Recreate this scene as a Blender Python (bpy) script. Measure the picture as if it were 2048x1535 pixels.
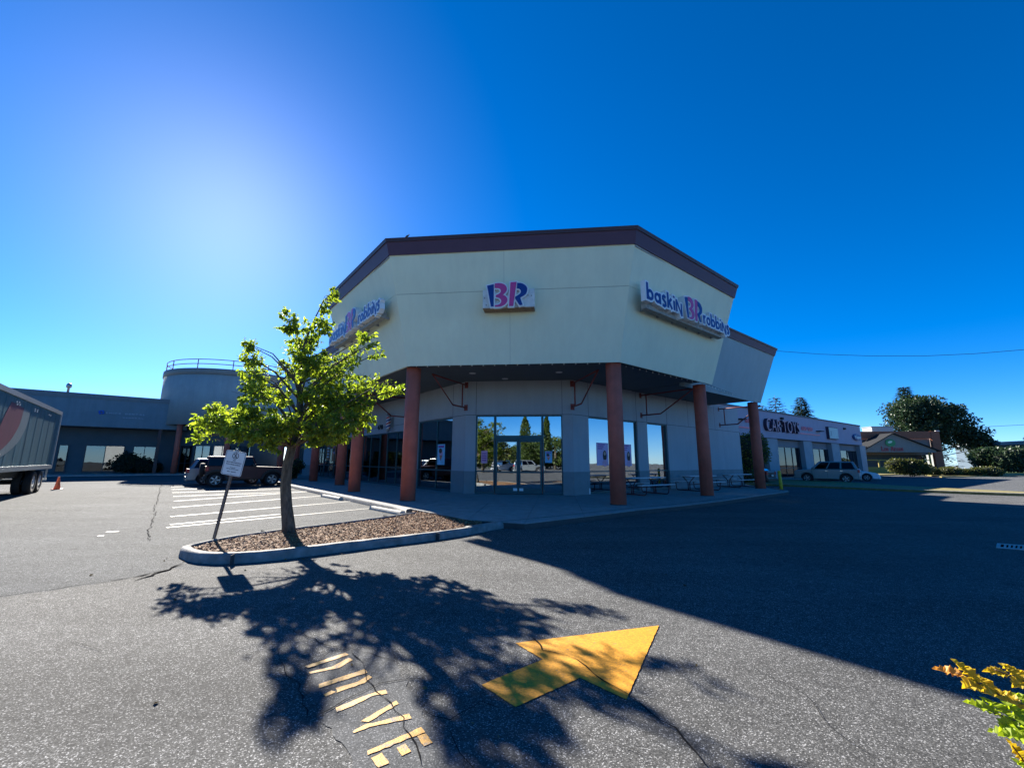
import bpy, bmesh, math, random
from mathutils import Matrix, Vector, noise
random.seed(7)
for o in list(bpy.data.objects):
    bpy.data.objects.remove(o)
SC = bpy.context.scene
COL = SC.collection
PI = math.pi
rad = math.radians

# ------------------------------------------------------------ camera
FPX = 841.0                      # focal length in pixels of a 2048 px wide frame
CAM_H = 1.6
PITCH, ROLL = rad(10.416), rad(0.335)
_r = Vector((1, 0, 0)); FW = Vector((0, math.cos(PITCH), math.sin(PITCH))); _u = Vector((0, -math.sin(PITCH), math.cos(PITCH)))
CR = _r * math.cos(ROLL) + _u * math.sin(ROLL)
CU = -_r * math.sin(ROLL) + _u * math.cos(ROLL)
cd = bpy.data.cameras.new('camera')
cam = bpy.data.objects.new('camera', cd); COL.objects.link(cam)
cd.sensor_fit = 'HORIZONTAL'; cd.sensor_width = 36.0; cd.lens = FPX / 2048 * 36.0
cd.clip_start = 0.02; cd.clip_end = 3000
cam.matrix_world = Matrix(((CR.x, CU.x, -FW.x, 0), (CR.y, CU.y, -FW.y, 0), (CR.z, CU.z, -FW.z, CAM_H), (0, 0, 0, 1)))
SC.camera = cam

# ------------------------------------------------------------ sky, sun, exposure
SUN_AZ, SUN_EL = -36.4, 28.0
w = bpy.data.worlds.new('World'); SC.world = w; w.use_nodes = True
wn = w.node_tree.nodes; wl = w.node_tree.links
bg = wn['Background']
sky = wn.new('ShaderNodeTexSky'); sky.sky_type = 'NISHITA'; sky.sun_disc = False
sky.sun_elevation = rad(SUN_EL); sky.sun_rotation = rad(SUN_AZ)
sky.altitude = 60; sky.air_density = 0.6; sky.dust_density = 0.13; sky.ozone_density = 6.0
hs = wn.new('ShaderNodeHueSaturation'); hs.inputs['Saturation'].default_value = 1.27; hs.inputs['Hue'].default_value = 0.503
wl.new(sky.outputs[0], hs.inputs['Color']); wl.new(hs.outputs[0], bg.inputs[0]); bg.inputs[1].default_value = 0.066
sd = bpy.data.lights.new('sun', 'SUN'); sd.energy = 5.0; sd.angle = rad(0.55); sd.color = (1.0, 0.93, 0.83)
sun = bpy.data.objects.new('sun', sd); COL.objects.link(sun)
SDIR = Vector((math.sin(rad(SUN_AZ)) * math.cos(rad(SUN_EL)), math.cos(rad(SUN_AZ)) * math.cos(rad(SUN_EL)), math.sin(rad(SUN_EL))))
sun.rotation_euler = (-SDIR).to_track_quat('-Z', 'Y').to_euler(); sun.location = SDIR * 60
vs = SC.view_settings
vs.view_transform = 'Standard'; vs.look = 'None'; vs.gamma = 1.0; vs.use_curve_mapping = False
vs.exposure = 1.85
# ------------------------------------------------------------ helpers
def ray(x, y): return CR * ((x - 1024) / FPX) - CU * ((y - 767.5) / FPX) + FW
def g(x, y, z=0.0):
    v = ray(x, y); t = (z - CAM_H) / v.z; return Vector((v.x * t, v.y * t, z))
def at(x, y, Y):
    v = ray(x, y); return v * (Y / v.y) + Vector((0, 0, CAM_H))
def dr(az): return Vector((math.sin(rad(az)), math.cos(rad(az)), 0))
def WM(P, az):                       # facade frame: x left to right, y into the building, z up
    x = dr(az); y = dr(az - 90); return Matrix(((x.x, y.x, 0, P[0]), (x.y, y.y, 0, P[1]), (0, 0, 1, P[2]), (0, 0, 0, 1)))
def on(M, px, py, yl=0.0):           # pixel ray meets the plane y = yl of frame M; returns local x, z
    Mi = M.inverted(); o = Mi @ Vector((0, 0, CAM_H)); d = Mi.to_3x3() @ ray(px, py); t = (yl - o.y) / d.y; p = o + d * t; return p.x, p.z
def lerp(a, b, t): return a + (b - a) * t
I4 = Matrix.Identity(4)
def T(x, y, z): return Matrix.Translation((x, y, z))
def RZ(a): return Matrix.Rotation(a, 4, 'Z')

class MB:
    def __init__(s): s.v = []; s.f = []; s.sm = []
    def add(s, vs, fs, M=None, smooth=False):
        b = len(s.v); s.v += [tuple(M @ Vector(p)) if M is not None else tuple(p) for p in vs]
        s.f += [tuple(i + b for i in f) for f in fs]; s.sm += [smooth] * len(fs); return s
    def box(s, a, b, M=None):
        x0, y0, z0 = a; x1, y1, z1 = b
        if x0 > x1: x0, x1 = x1, x0
        if y0 > y1: y0, y1 = y1, y0
        if z0 > z1: z0, z1 = z1, z0
        return s.add([(x0, y0, z0), (x1, y0, z0), (x1, y1, z0), (x0, y1, z0), (x0, y0, z1), (x1, y0, z1), (x1, y1, z1), (x0, y1, z1)],
                     [(0, 3, 2, 1), (4, 5, 6, 7), (0, 1, 5, 4), (1, 2, 6, 5), (2, 3, 7, 6), (3, 0, 4, 7)], M)
    def hexa(s, lo, hi, M=None):     # lower quad + upper quad
        return s.add(list(lo) + list(hi), [(0, 3, 2, 1), (4, 5, 6, 7), (0, 1, 5, 4), (1, 2, 6, 5), (2, 3, 7, 6), (3, 0, 4, 7)], M)
    def prism(s, poly, z0, z1, M=None):
        n = len(poly); ar = sum(poly[i][0] * poly[(i + 1) % n][1] - poly[(i + 1) % n][0] * poly[i][1] for i in range(n))
        if ar < 0: poly = poly[::-1]
        return s.add([(p[0], p[1], z0) for p in poly] + [(p[0], p[1], z1) for p in poly],
                     [tuple(range(n - 1, -1, -1)), tuple(range(n, 2 * n))] + [(i, (i + 1) % n, n + (i + 1) % n, n + i) for i in range(n)], M)
    def sheet(s, poly, z, M=None):
        n = len(poly); ar = sum(poly[i][0] * poly[(i + 1) % n][1] - poly[(i + 1) % n][0] * poly[i][1] for i in range(n))
        if ar < 0: poly = poly[::-1]
        return s.add([(p[0], p[1], z) for p in poly], [tuple(range(n))], M)
    def tube(s, pts, r, n=8, M=None, caps=True):
        pts = [Vector(p) for p in pts]; k = len(pts); rs = r if isinstance(r, (list, tuple)) else [r] * k
        V = []; F = []; ref = None
        for i, p in enumerate(pts):
            d = (pts[min(i + 1, k - 1)] - pts[max(i - 1, 0)]).normalized()
            if ref is None: ref = Vector((0, 0, 1)) if abs(d.z) < .9 else Vector((1, 0, 0))
            a = d.cross(ref); 
            if a.length < 1e-4: a = d.cross(Vector((0, 1, 0)))
            a.normalize(); b = a.cross(d).normalized(); ref = b
            V += [p + (a * math.cos(2 * PI * j / n) + b * math.sin(2 * PI * j / n)) * rs[i] for j in range(n)]
        for i in range(k - 1):
            for j in range(n): F.append((i * n + j, i * n + (j + 1) % n, (i + 1) * n + (j + 1) % n, (i + 1) * n + j))
        s.add(V, F, M, True)
        if caps:
            b = len(s.v) - k * n; s.f += [tuple(b + j for j in range(n - 1, -1, -1)), tuple(b + (k - 1) * n + j for j in range(n))]; s.sm += [False, False]
        return s
    def lathe(s, prof, n=16, M=None, smooth=True, caps=True):
        V = []; F = []; k = len(prof)
        for r, z in prof: V += [(r * math.cos(2 * PI * j / n), r * math.sin(2 * PI * j / n), z) for j in range(n)]
        for i in range(k - 1):
            for j in range(n): F.append((i * n + j, i * n + (j + 1) % n, (i + 1) * n + (j + 1) % n, (i + 1) * n + j))
        s.add(V, F, M, smooth)
        if not caps: return s
        b = len(s.v) - k * n; s.f += [tuple(b + j for j in range(n - 1, -1, -1)), tuple(b + (k - 1) * n + j for j in range(n))]; s.sm += [False, False]
        return s
    def mesh(s, name):
        m = bpy.data.meshes.new(name); m.from_pydata(s.v, [], s.f); m.polygons.foreach_set('use_smooth', s.sm); m.update(); return m
    def build(s, name, mat, parent=None, bev=0.0):
        return put(name, s.mesh(name), mat, parent, bev)

WMAT = {}
def put(name, mesh, mat, parent=None, bev=0.0, seg=2):
    o = bpy.data.objects.new(name, mesh)
    if mat is not None and not mesh.materials: mesh.materials.append(mat)
    COL.objects.link(o)
    if parent is not None:
        o.parent = parent
        if parent.name in WMAT: o.matrix_parent_inverse = WMAT[parent.name].inverted()
    if bev:
        b = o.modifiers.new('bevel', 'BEVEL'); b.width = bev; b.segments = seg; b.limit_method = 'ANGLE'; b.angle_limit = rad(40)
    return o
def tag(o, label=None, cat=None, group=None, kind=None):
    if label: o['label'] = label
    if cat: o['category'] = cat
    if group: o['group'] = group
    if kind: o['kind'] = kind
    return o
def thing(name, label, cat, loc, rz=0.0, group=None, local=False):
    # Empty at the thing's base; parts given in world space unless local
    o = bpy.data.objects.new(name, None); COL.objects.link(o); o.empty_display_size = 0.2
    o.location = loc; o.rotation_euler = (0, 0, rz)
    if not local: WMAT[o.name] = Matrix.Translation(loc) @ RZ(rz)
    return tag(o, label, cat, group)
def struct(name, mb, mat): return tag(mb.build(name, mat), kind='structure')
def copy_tree(o, parent=None):
    c = o.copy(); COL.objects.link(c); c.parent = parent
    if parent is not None: c.matrix_parent_inverse = o.matrix_parent_inverse.copy()
    for ch in list(o.children): copy_tree(ch, c)
    return c

# ------------------------------------------------------------ materials
MATS = {}
def mat(name, col, rough=0.6, var=0.12, scale=6.0, bump=0.0, bscale=60.0, metal=0.0, spec=0.4, detail=6, coat=0.0, streak=0.0, runs=0.0):
    if name in MATS: return MATS[name]
    m = bpy.data.materials.new(name); m.use_nodes = True; N = m.node_tree.nodes; L = m.node_tree.links; p = N['Principled BSDF']
    p.inputs['Roughness'].default_value = rough; p.inputs['Metallic'].default_value = metal
    p.inputs['Specular IOR Level'].default_value = spec
    if coat: p.inputs['Coat Weight'].default_value = coat; p.inputs['Coat Roughness'].default_value = 0.06
    tc = N.new('ShaderNodeTexCoord')
    nz = N.new('ShaderNodeTexNoise'); nz.inputs['Scale'].default_value = scale; nz.inputs['Detail'].default_value = detail; nz.inputs['Roughness'].default_value = .6
    if streak:
        mp = N.new('ShaderNodeMapping'); mp.inputs['Scale'].default_value = (1, 1, streak); L.new(tc.outputs['Object'], mp.inputs[0]); L.new(mp.outputs[0], nz.inputs['Vector'])
    else: L.new(tc.outputs['Object'], nz.inputs['Vector'])
    cr = N.new('ShaderNodeValToRGB'); c = Vector(col)
    cr.color_ramp.elements[0].position = .3; cr.color_ramp.elements[1].position = .7
    cr.color_ramp.elements[0].color = (*(c * (1 - var)), 1); cr.color_ramp.elements[1].color = (*[min(1, q) for q in c * (1 + var)], 1)
    L.new(nz.outputs['Fac'], cr.inputs[0]); L.new(cr.outputs[0], p.inputs['Base Color'])
    if runs:
        mp = N.new('ShaderNodeMapping'); mp.inputs['Scale'].default_value = (2.2, 2.2, .16); L.new(tc.outputs['Object'], mp.inputs[0])
        nr = N.new('ShaderNodeTexNoise'); nr.inputs['Scale'].default_value = 1.0; nr.inputs['Detail'].default_value = 8; nr.inputs['Roughness'].default_value = .7; L.new(mp.outputs[0], nr.inputs['Vector'])
        rr_ = N.new('ShaderNodeMapRange'); rr_.inputs[1].default_value = .42; rr_.inputs[2].default_value = .72; rr_.inputs[3].default_value = 1.0; rr_.inputs[4].default_value = 1 - runs; L.new(nr.outputs['Fac'], rr_.inputs[0])
        vmx = N.new('ShaderNodeVectorMath'); vmx.operation = 'SCALE'; L.new(cr.outputs[0], vmx.inputs[0]); L.new(rr_.outputs[0], vmx.inputs['Scale']); L.new(vmx.outputs[0], p.inputs['Base Color'])
    if bump:
        n2 = N.new('ShaderNodeTexNoise'); n2.inputs['Scale'].default_value = bscale; n2.inputs['Detail'].default_value = 4
        L.new(tc.outputs['Object'], n2.inputs['Vector'])
        b = N.new('ShaderNodeBump'); b.inputs['Strength'].default_value = bump; b.inputs['Distance'].default_value = .02
        L.new(n2.outputs['Fac'], b.inputs['Height']); L.new(b.outputs[0], p.inputs['Normal'])
    MATS[name] = m; return m

def asphalt_mat(name, dark, light, spark=0.5, rough=0.72, spec=0.5, big=0.35):
    m = bpy.data.materials.new(name); m.use_nodes = True; N = m.node_tree.nodes; L = m.node_tree.links; p = N['Principled BSDF']
    tc = N.new('ShaderNodeTexCoord')
    vo = N.new('ShaderNodeTexVoronoi'); vo.inputs['Scale'].default_value = 150; L.new(tc.outputs['Object'], vo.inputs['Vector'])
    sep = N.new('ShaderNodeSeparateColor'); L.new(vo.outputs['Color'], sep.inputs[0])
    gr = N.new('ShaderNodeValToRGB'); e = gr.color_ramp.elements
    e[0].position = 0.0; e[0].color = (*dark, 1); e[1].position = 1.0; e[1].color = (*[min(1, c + spark) for c in light], 1)
    k = e.new(0.86); k.color = (*light, 1); k2 = e.new(0.5); k2.color = (*[(a + b) / 2 for a, b in zip(dark, light)], 1)
    L.new(sep.outputs[0], gr.inputs[0])
    n1 = N.new('ShaderNodeTexNoise'); n1.inputs['Scale'].default_value = 0.45; n1.inputs['Detail'].default_value = 7; n1.inputs['Roughness'].default_value = .62
    L.new(tc.outputs['Object'], n1.inputs['Vector'])
    mr = N.new('ShaderNodeMapRange'); mr.inputs[1].default_value = .3; mr.inputs[2].default_value = .7; mr.inputs[3].default_value = 1 - big; mr.inputs[4].default_value = 1 + big
    L.new(n1.outputs['Fac'], mr.inputs[0])
    n3 = N.new('ShaderNodeTexNoise'); n3.inputs['Scale'].default_value = 9; n3.inputs['Detail'].default_value = 5; L.new(tc.outputs['Object'], n3.inputs['Vector'])
    mr3 = N.new('ShaderNodeMapRange'); mr3.inputs[1].default_value = .3; mr3.inputs[2].default_value = .7; mr3.inputs[3].default_value = .84; mr3.inputs[4].default_value = 1.14
    L.new(n3.outputs['Fac'], mr3.inputs[0])
    mu = N.new('ShaderNodeMath'); mu.operation = 'MULTIPLY'; L.new(mr.outputs[0], mu.inputs[0]); L.new(mr3.outputs[0], mu.inputs[1])
    # oil spots and long tyre-worn streaks
    n4 = N.new('ShaderNodeTexNoise'); n4.inputs['Scale'].default_value = 1.7; n4.inputs['Detail'].default_value = 3; L.new(tc.outputs['Object'], n4.inputs['Vector'])
    oil = N.new('ShaderNodeMapRange'); oil.inputs[1].default_value = .66; oil.inputs[2].default_value = .74; oil.inputs[3].default_value = 1.0; oil.inputs[4].default_value = .72; L.new(n4.outputs['Fac'], oil.inputs[0])
    mp = N.new('ShaderNodeMapping'); mp.inputs['Rotation'].default_value = (0, 0, rad(-39)); mp.inputs['Scale'].default_value = (.09, 1.3, 1); L.new(tc.outputs['Object'], mp.inputs[0])
    n5 = N.new('ShaderNodeTexNoise'); n5.inputs['Scale'].default_value = 1.0; n5.inputs['Detail'].default_value = 4; L.new(mp.outputs[0], n5.inputs['Vector'])
    st5 = N.new('ShaderNodeMapRange'); st5.inputs[1].default_value = .3; st5.inputs[2].default_value = .7; st5.inputs[3].default_value = .88; st5.inputs[4].default_value = 1.12; L.new(n5.outputs['Fac'], st5.inputs[0])
    m6 = N.new('ShaderNodeMath'); m6.operation = 'MULTIPLY'; L.new(oil.outputs[0], m6.inputs[0]); L.new(st5.outputs[0], m6.inputs[1])
    m7 = N.new('ShaderNodeMath'); m7.operation = 'MULTIPLY'; L.new(mu.outputs[0], m7.inputs[0]); L.new(m6.outputs[0], m7.inputs[1])
    vm = N.new('ShaderNodeVectorMath'); vm.operation = 'SCALE'; L.new(gr.outputs[0], vm.inputs[0]); L.new(m7.outputs[0], vm.inputs['Scale'])
    L.new(vm.outputs[0], p.inputs['Base Color'])
    b = N.new('ShaderNodeBump'); b.inputs['Strength'].default_value = .55; b.inputs['Distance'].default_value = .006
    nb = N.new('ShaderNodeTexNoise'); nb.inputs['Scale'].default_value = 120; nb.inputs['Detail'].default_value = 3; L.new(tc.outputs['Object'], nb.inputs['Vector'])
    L.new(nb.outputs['Fac'], b.inputs['Height']); L.new(b.outputs[0], p.inputs['Normal'])
    p.inputs['Roughness'].default_value = rough; p.inputs['Specular IOR Level'].default_value = spec
    MATS[name] = m; return m

def paint_mat(name, col, wear=0.45, wscale=14):     # road paint worn through to asphalt colour
    m = bpy.data.materials.new(name); m.use_nodes = True; N = m.node_tree.nodes; L = m.node_tree.links; p = N['Principled BSDF']
    tc = N.new('ShaderNodeTexCoord'); nz = N.new('ShaderNodeTexNoise'); nz.inputs['Scale'].default_value = wscale; nz.inputs['Detail'].default_value = 10; nz.inputs['Roughness'].default_value = .75
    L.new(tc.outputs['Object'], nz.inputs['Vector'])
    cr = N.new('ShaderNodeValToRGB'); e = cr.color_ramp.elements
    e[0].position = wear - .06; e[0].color = (.11, .105, .1, 1); e[1].position = wear + .04; e[1].color = (*col, 1)
    k = e.new(.85); k.color = (*[c * .8 for c in col], 1)
    L.new(nz.outputs['Fac'], cr.inputs[0])
    vo = N.new('ShaderNodeTexVoronoi'); vo.inputs['Scale'].default_value = 80; L.new(tc.outputs['Object'], vo.inputs['Vector'])
    sp = N.new('ShaderNodeSeparateColor'); L.new(vo.outputs['Color'], sp.inputs[0])
    mr = N.new('ShaderNodeMapRange'); mr.inputs[3].default_value = .72; mr.inputs[4].default_value = 1.12; L.new(sp.outputs[0], mr.inputs[0])
    vm = N.new('ShaderNodeVectorMath'); vm.operation = 'SCALE'; L.new(cr.outputs[0], vm.inputs[0]); L.new(mr.outputs[0], vm.inputs['Scale'])
    L.new(vm.outputs[0], p.inputs['Base Color']); p.inputs['Roughness'].default_value = .62
    nb = N.new('ShaderNodeTexNoise'); nb.inputs['Scale'].default_value = 95; nb.inputs['Detail'].default_value = 3; L.new(tc.outputs['Object'], nb.inputs['Vector'])
    b = N.new('ShaderNodeBump'); b.inputs['Strength'].default_value = .4; b.inputs['Distance'].default_value = .005
    L.new(nb.outputs['Fac'], b.inputs['Height']); L.new(b.outputs[0], p.inputs['Normal'])
    MATS[name] = m; return m

def leaf_mat(name, c0, c1, trans=0.5, tcol=None, rough=0.45):
    m = bpy.data.materials.new(name); m.use_nodes = True; N = m.node_tree.nodes; L = m.node_tree.links; p = N['Principled BSDF']; out = N['Material Output']
    gi = N.new('ShaderNodeNewGeometry'); cr = N.new('ShaderNodeValToRGB')
    cr.color_ramp.elements[0].color = (*c0, 1); cr.color_ramp.elements[1].color = (*c1, 1)
    L.new(gi.outputs['Random Per Island'], cr.inputs[0]); L.new(cr.outputs[0], p.inputs['Base Color'])
    p.inputs['Roughness'].default_value = rough; p.inputs['Specular IOR Level'].default_value = .35
    tr = N.new('ShaderNodeBsdfTranslucent'); mx = N.new('ShaderNodeMixShader'); mx.inputs[0].default_value = trans
    if tcol:
        mc = N.new('ShaderNodeMix'); mc.data_type = 'RGBA'; mc.blend_type = 'MULTIPLY'; mc.inputs[0].default_value = 1.0
        L.new(cr.outputs[0], mc.inputs[6]); mc.inputs[7].default_value = (*tcol, 1); L.new(mc.outputs[2], tr.inputs[0])
    else: L.new(cr.outputs[0], tr.inputs[0])
    L.new(p.outputs[0], mx.inputs[1]); L.new(tr.outputs[0], mx.inputs[2]); L.new(mx.outputs[0], out.inputs[0])
    MATS[name] = m; return m

def glass_mat(name, refl=0.42, tint=(.16, .2, .22), rough=0.004, ior=1.5):
    m = bpy.data.materials.new(name); m.use_nodes = True; N = m.node_tree.nodes; L = m.node_tree.links; out = N['Material Output']; N.remove(N['Principled BSDF'])
    gl = N.new('ShaderNodeBsdfGlossy'); gl.inputs['Roughness'].default_value = rough; gl.inputs[0].default_value = (.82, .9, .95, 1)
    tr = N.new('ShaderNodeBsdfTransparent'); tr.inputs[0].default_value = (*tint, 1)
    fr = N.new('ShaderNodeFresnel'); fr.inputs[0].default_value = ior
    ad = N.new('ShaderNodeMath'); ad.operation = 'ADD'; ad.use_clamp = True; ad.inputs[1].default_value = refl; L.new(fr.outputs[0], ad.inputs[0])
    tc = N.new('ShaderNodeTexCoord'); nz = N.new('ShaderNodeTexNoise'); nz.inputs['Scale'].default_value = .9; L.new(tc.outputs['Object'], nz.inputs['Vector'])
    b = N.new('ShaderNodeBump'); b.inputs['Strength'].default_value = .035; b.inputs['Distance'].default_value = .05; L.new(nz.outputs['Fac'], b.inputs['Height']); L.new(b.outputs[0], gl.inputs['Normal'])
    mx = N.new('ShaderNodeMixShader'); L.new(ad.outputs[0], mx.inputs[0]); L.new(tr.outputs[0], mx.inputs[1]); L.new(gl.outputs[0], mx.inputs[2]); L.new(mx.outputs[0], out.inputs[0])
    MATS[name] = m; return m

ASPH = asphalt_mat('asphalt', (.046, .050, .052), (.116, .121, .123), .22, rough=.95, spec=.06, big=.15)
ASPH2 = asphalt_mat('asphalt_sealed', (.058, .062, .065), (.110, .114, .116), .14, rough=.9, spec=.12, big=.3)
ASPH3 = asphalt_mat('asphalt_newer', (.040, .041, .041), (.116, .117, .113), .26, rough=.92, spec=.09, big=.14)
CONC = mat('concrete', (.27, .27, .26), .8, .18, 3.5, .25, 90)
CONCD = mat('concrete_joint', (.06, .06, .06), .9)
KERB = mat('kerb_concrete', (.20, .20, .195), .85, .32, 6, .6, 60)
STUC = mat('stucco_cream', (.74, .76, .56), .85, .05, .5, .45, 110, runs=.07)
STUCG = mat('stucco_grey', (.36, .38, .40), .85, .05, .8, .4, 110, runs=.10)
STUCW = mat('stucco_wing', (.32, .42, .44), .85, .04, .6, .4, 110, runs=.12)
BAND = mat('stucco_band', (.20, .225, .235), .85, .08, 2, .3, 130)
MAROON = mat('maroon_metal', (.075, .034, .062), .55, .06, 2)
MAROONC = mat('maroon_cap', (.04, .022, .036), .5, .06, 2)
COLM = mat('column_red', (.52, .12, .075), .7, .14, 2.5, .2, 60, runs=.25)
BRKT = mat('bracket_red', (.20, .035, .03), .55, .1, 8)
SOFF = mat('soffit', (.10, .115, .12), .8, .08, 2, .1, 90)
FRAME = mat('teal_frame', (.025, .085, .095), .4, .1, 4, metal=.2)
FRAMED = mat('dark_frame', (.03, .035, .04), .45, .1, 4)
GLASS = glass_mat('window_glass')
GLASSD = glass_mat('window_glass_dark', .16, (.3, .33, .35))
INTER = mat('interior_wall', (.16, .13, .13), .8)
INTERF = mat('interior_floor', (.13, .11, .10), .6)
WHITE = mat('white_paint', (.74, .74, .73), .45, .06, 3)
WHITED = mat('weathered_white', (.62, .62, .58), .55, .18, 4)
BLUE = mat('logo_blue', (.012, .04, .20), .35, .04, 3)
PINK = mat('logo_pink', (.55, .06, .22), .35, .04, 3)
BLACK = mat('black_rubber', (.015, .015, .016), .7)
DARK = mat('dark_void', (.02, .022, .025), .8)
STEEL = mat('grey_steel', (.33, .34, .35), .4, .15, 10, metal=.7)
CHROME = mat('chrome', (.6, .6, .6), .15, .05, 4, metal=1.0)
YELLOW = paint_mat('road_yellow', (.66, .29, .010), .38, 26)
YELLOWW = paint_mat('road_yellow_worn', (.50, .25, .02), .43, 16)
WLINE = paint_mat('road_white', (.165, .163, .145), .47, 12)
GRASS = mat('dry_grass', (.20, .17, .06), .9, .35, 7, .5, 120)
GRASSG = mat('green_grass', (.06, .10, .025), .9, .35, 7, .5, 120)
# ------------------------------------------------------------ ground
def dens(P, step=.25):
    Q = []
    for a, b in zip(P, P[1:]):
        n = max(1, int((b - a).length / step)); Q += [a.lerp(b, i / n) for i in range(n)]
    return Q + [P[-1]]
def smooth(P, it=3):
    for _ in range(it): P = [P[0]] + [(P[i - 1] + P[i] * 2 + P[i + 1]) / 4 for i in range(1, len(P) - 1)] + [P[-1]]
    return P
lot = struct('parking_lot', MB().add([(-260, -160, 0), (320, -160, 0), (320, 420, 0), (-260, 420, 0)], [(0, 1, 2, 3)]), ASPH)
# newer asphalt of the drive lane on the right, with a slightly uneven edge
lane = [g(383, 1140), g(600, 1122), g(916, 1076), g(968, 1066)]
lane += [g(x, y) for x, y in ((1054, 1051), (1132, 1042), (1280, 1024), (1436, 1007), (1578, 986))]
lane += [Vector((19, 26, 0)), Vector((34, 17.5, 0)), Vector((34, -30, 0)), Vector((-40, -30, 0)), g(-900, 1340), g(-60, 1203), g(100, 1181), g(200, 1166), g(262, 1155), g(345, 1136)]
tag(MB().sheet(lane, .004).build('drive_lane', ASPH3), kind='structure')
patch = [(655, 1308), (720, 1296), (790, 1310), (815, 1380), (850, 1430), (915, 1500), (960, 1600), (740, 1600), (690, 1500), (640, 1420), (612, 1350)]
pq = smooth(dens([g(x, y) for x, y in patch] + [g(*patch[0])], .05), 3)
MB().sheet([q + Vector((noise.noise(q * 7), noise.noise(q * 8 + Vector((3, 1, 0))), 0)) * .05 for q in pq[:-1]], .008).build('sealed_patch', ASPH2, lot)

CRK = mat('crack_fill', (.02, .02, .02), 1.0, spec=0.0)
def crack(pts, w0, z=.012, seed=1, amp=.03):
    rnd = random.Random(seed); P = [g(x, y) for x, y in pts]; Q = []
    for a, b in zip(P, P[1:]):
        n = max(2, int((b - a).length / .09))
        for i in range(n): Q.append(a.lerp(b, i / n))
    Q.append(P[-1]); m = MB(); V = []; off = 0
    for i, q in enumerate(Q):
        d = (Q[min(i + 1, len(Q) - 1)] - Q[max(0, i - 1)]).normalized(); nrm = Vector((-d.y, d.x, 0))
        off = off * .7 + rnd.uniform(-amp, amp); ww = w0 * rnd.uniform(.25, 1.3) * (0.25 if i in (0, len(Q) - 1) else 1)
        c = q + nrm * off; V += [(c + nrm * ww / 2) + Vector((0, 0, z)), (c - nrm * ww / 2) + Vector((0, 0, z))]
    m.add(V, [(2 * i, 2 * i + 1, 2 * i + 3, 2 * i + 2) for i in range(len(Q) - 1)])
    return m.build('crack', CRK, lot)
crack([(-60, 1203), (100, 1181), (200, 1166), (262, 1155)], .022, seed=2)
crack([(262, 1155), (300, 1147), (345, 1135), (372, 1128)], .05, seed=3, amp=.06)
crack([(270, 1162), (310, 1152), (350, 1138)], .05, seed=33, amp=.06)
crack([(296, 1082), (303, 1045), (313, 1010), (324, 960)], .016, seed=4)
crack([(1062, 1276), (1085, 1302), (1150, 1322), (1190, 1350), (1250, 1390), (1300, 1425), (1350, 1460), (1420, 1540)], .012, .016, 5, .02)
for k, (pp, ww) in enumerate([([(585, 1260), (640, 1285), (700, 1300), (790, 1330)], .008), ([(620, 1440), (690, 1400), (760, 1370), (850, 1360)], .008), ([(700, 1300), (740, 1360), (800, 1440), (840, 1535)], .009),
                              ([(850, 1420), (900, 1440), (960, 1400), (1010, 1420)], .008), ([(880, 1500), (940, 1480), (1000, 1500)], .007), ([(560, 1300), (600, 1370), (620, 1440)], .007),
                              ([(1420, 1540), (1500, 1560)], .008), ([(960, 1560), (900, 1490), (870, 1440)], .008)]):
    crack(pp, ww, .014, 40 + k, .025)
for k, (pp, ww) in enumerate([([(1500, 1330), (1620, 1400), (1700, 1480), (1780, 1535)], .004), ([(1180, 1480), (1260, 1500), (1330, 1535)], .004), ([(120, 1290), (200, 1300), (300, 1280)], .004), ([(1100, 1120), (1300, 1150), (1560, 1140), (1900, 1180)], .008)]):
    crack(pp, ww, .014, 60 + k, .03)

# painted arrow and word
def road_poly(pts, name, m, z=.010):
    P = [g(x, y) for x, y in pts]; Q = []
    for a, b in zip(P, P[1:] + P[:1]):
        n = max(1, int((b - a).length / .03))
        for i in range(n):
            q = a.lerp(b, i / n); Q.append(q + Vector((noise.noise(q * 31), noise.noise(q * 29 + Vector((7, 3, 0))), 0)) * (.007 if 'arrow' in name else .009) * (1 if i else 0))
    return MB().sheet(Q, z).build(name, m, lot)
tag(road_poly([(1318, 1252), (1253, 1401), (1160, 1357), (1031, 1416), (963, 1371), (1086, 1320), (1030, 1287)], 'painted_arrow', YELLOW), 'yellow arrow painted on the drive lane')
def Zp(x, y): return (560 + x * .3906, 1220 + y * .3906)
strokes = [[(133, 292), (330, 226), (345, 234), (150, 298)], [(152, 322), (265, 294), (345, 252), (366, 262), (300, 300), (160, 328)],
           [(205, 385), (425, 312), (440, 326), (205, 402)], [(290, 405), (400, 372), (450, 342), (466, 352), (430, 378), (330, 412), (295, 425)],
           [(222, 440), (262, 420), (285, 424), (235, 447)],
           [(292, 505), (420, 452), (500, 424), (535, 418), (543, 434), (470, 448), (380, 492), (298, 524)],
           [(420, 572), (590, 474), (602, 490), (455, 576)], [(378, 628), (430, 598), (650, 542), (664, 562), (460, 606), (384, 634)],
           [(455, 725), (715, 612), (735, 634), (456, 745)], [(704, 655), (745, 642), (779, 684), (738, 702)], [(598, 712), (640, 694), (669, 730), (624, 752)], [(468, 768), (520, 742), (556, 790), (504, 812)]]
def grow(s):
    cx, cy = sum(p[0] for p in s) / len(s), sum(p[1] for p in s) / len(s); return [(cx + (x - cx) * 1.06 + (1 if y > cy else -1) * 0, cy + (y - cy) * 1.06 + (1.2 if y > cy + (x - cx) * -.33 else -1.2)) for x, y in s]
for k, s in enumerate(strokes): road_poly([Zp(*p) for p in grow(s)], 'painted_letter_stroke', YELLOWW, .0115)

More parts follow.
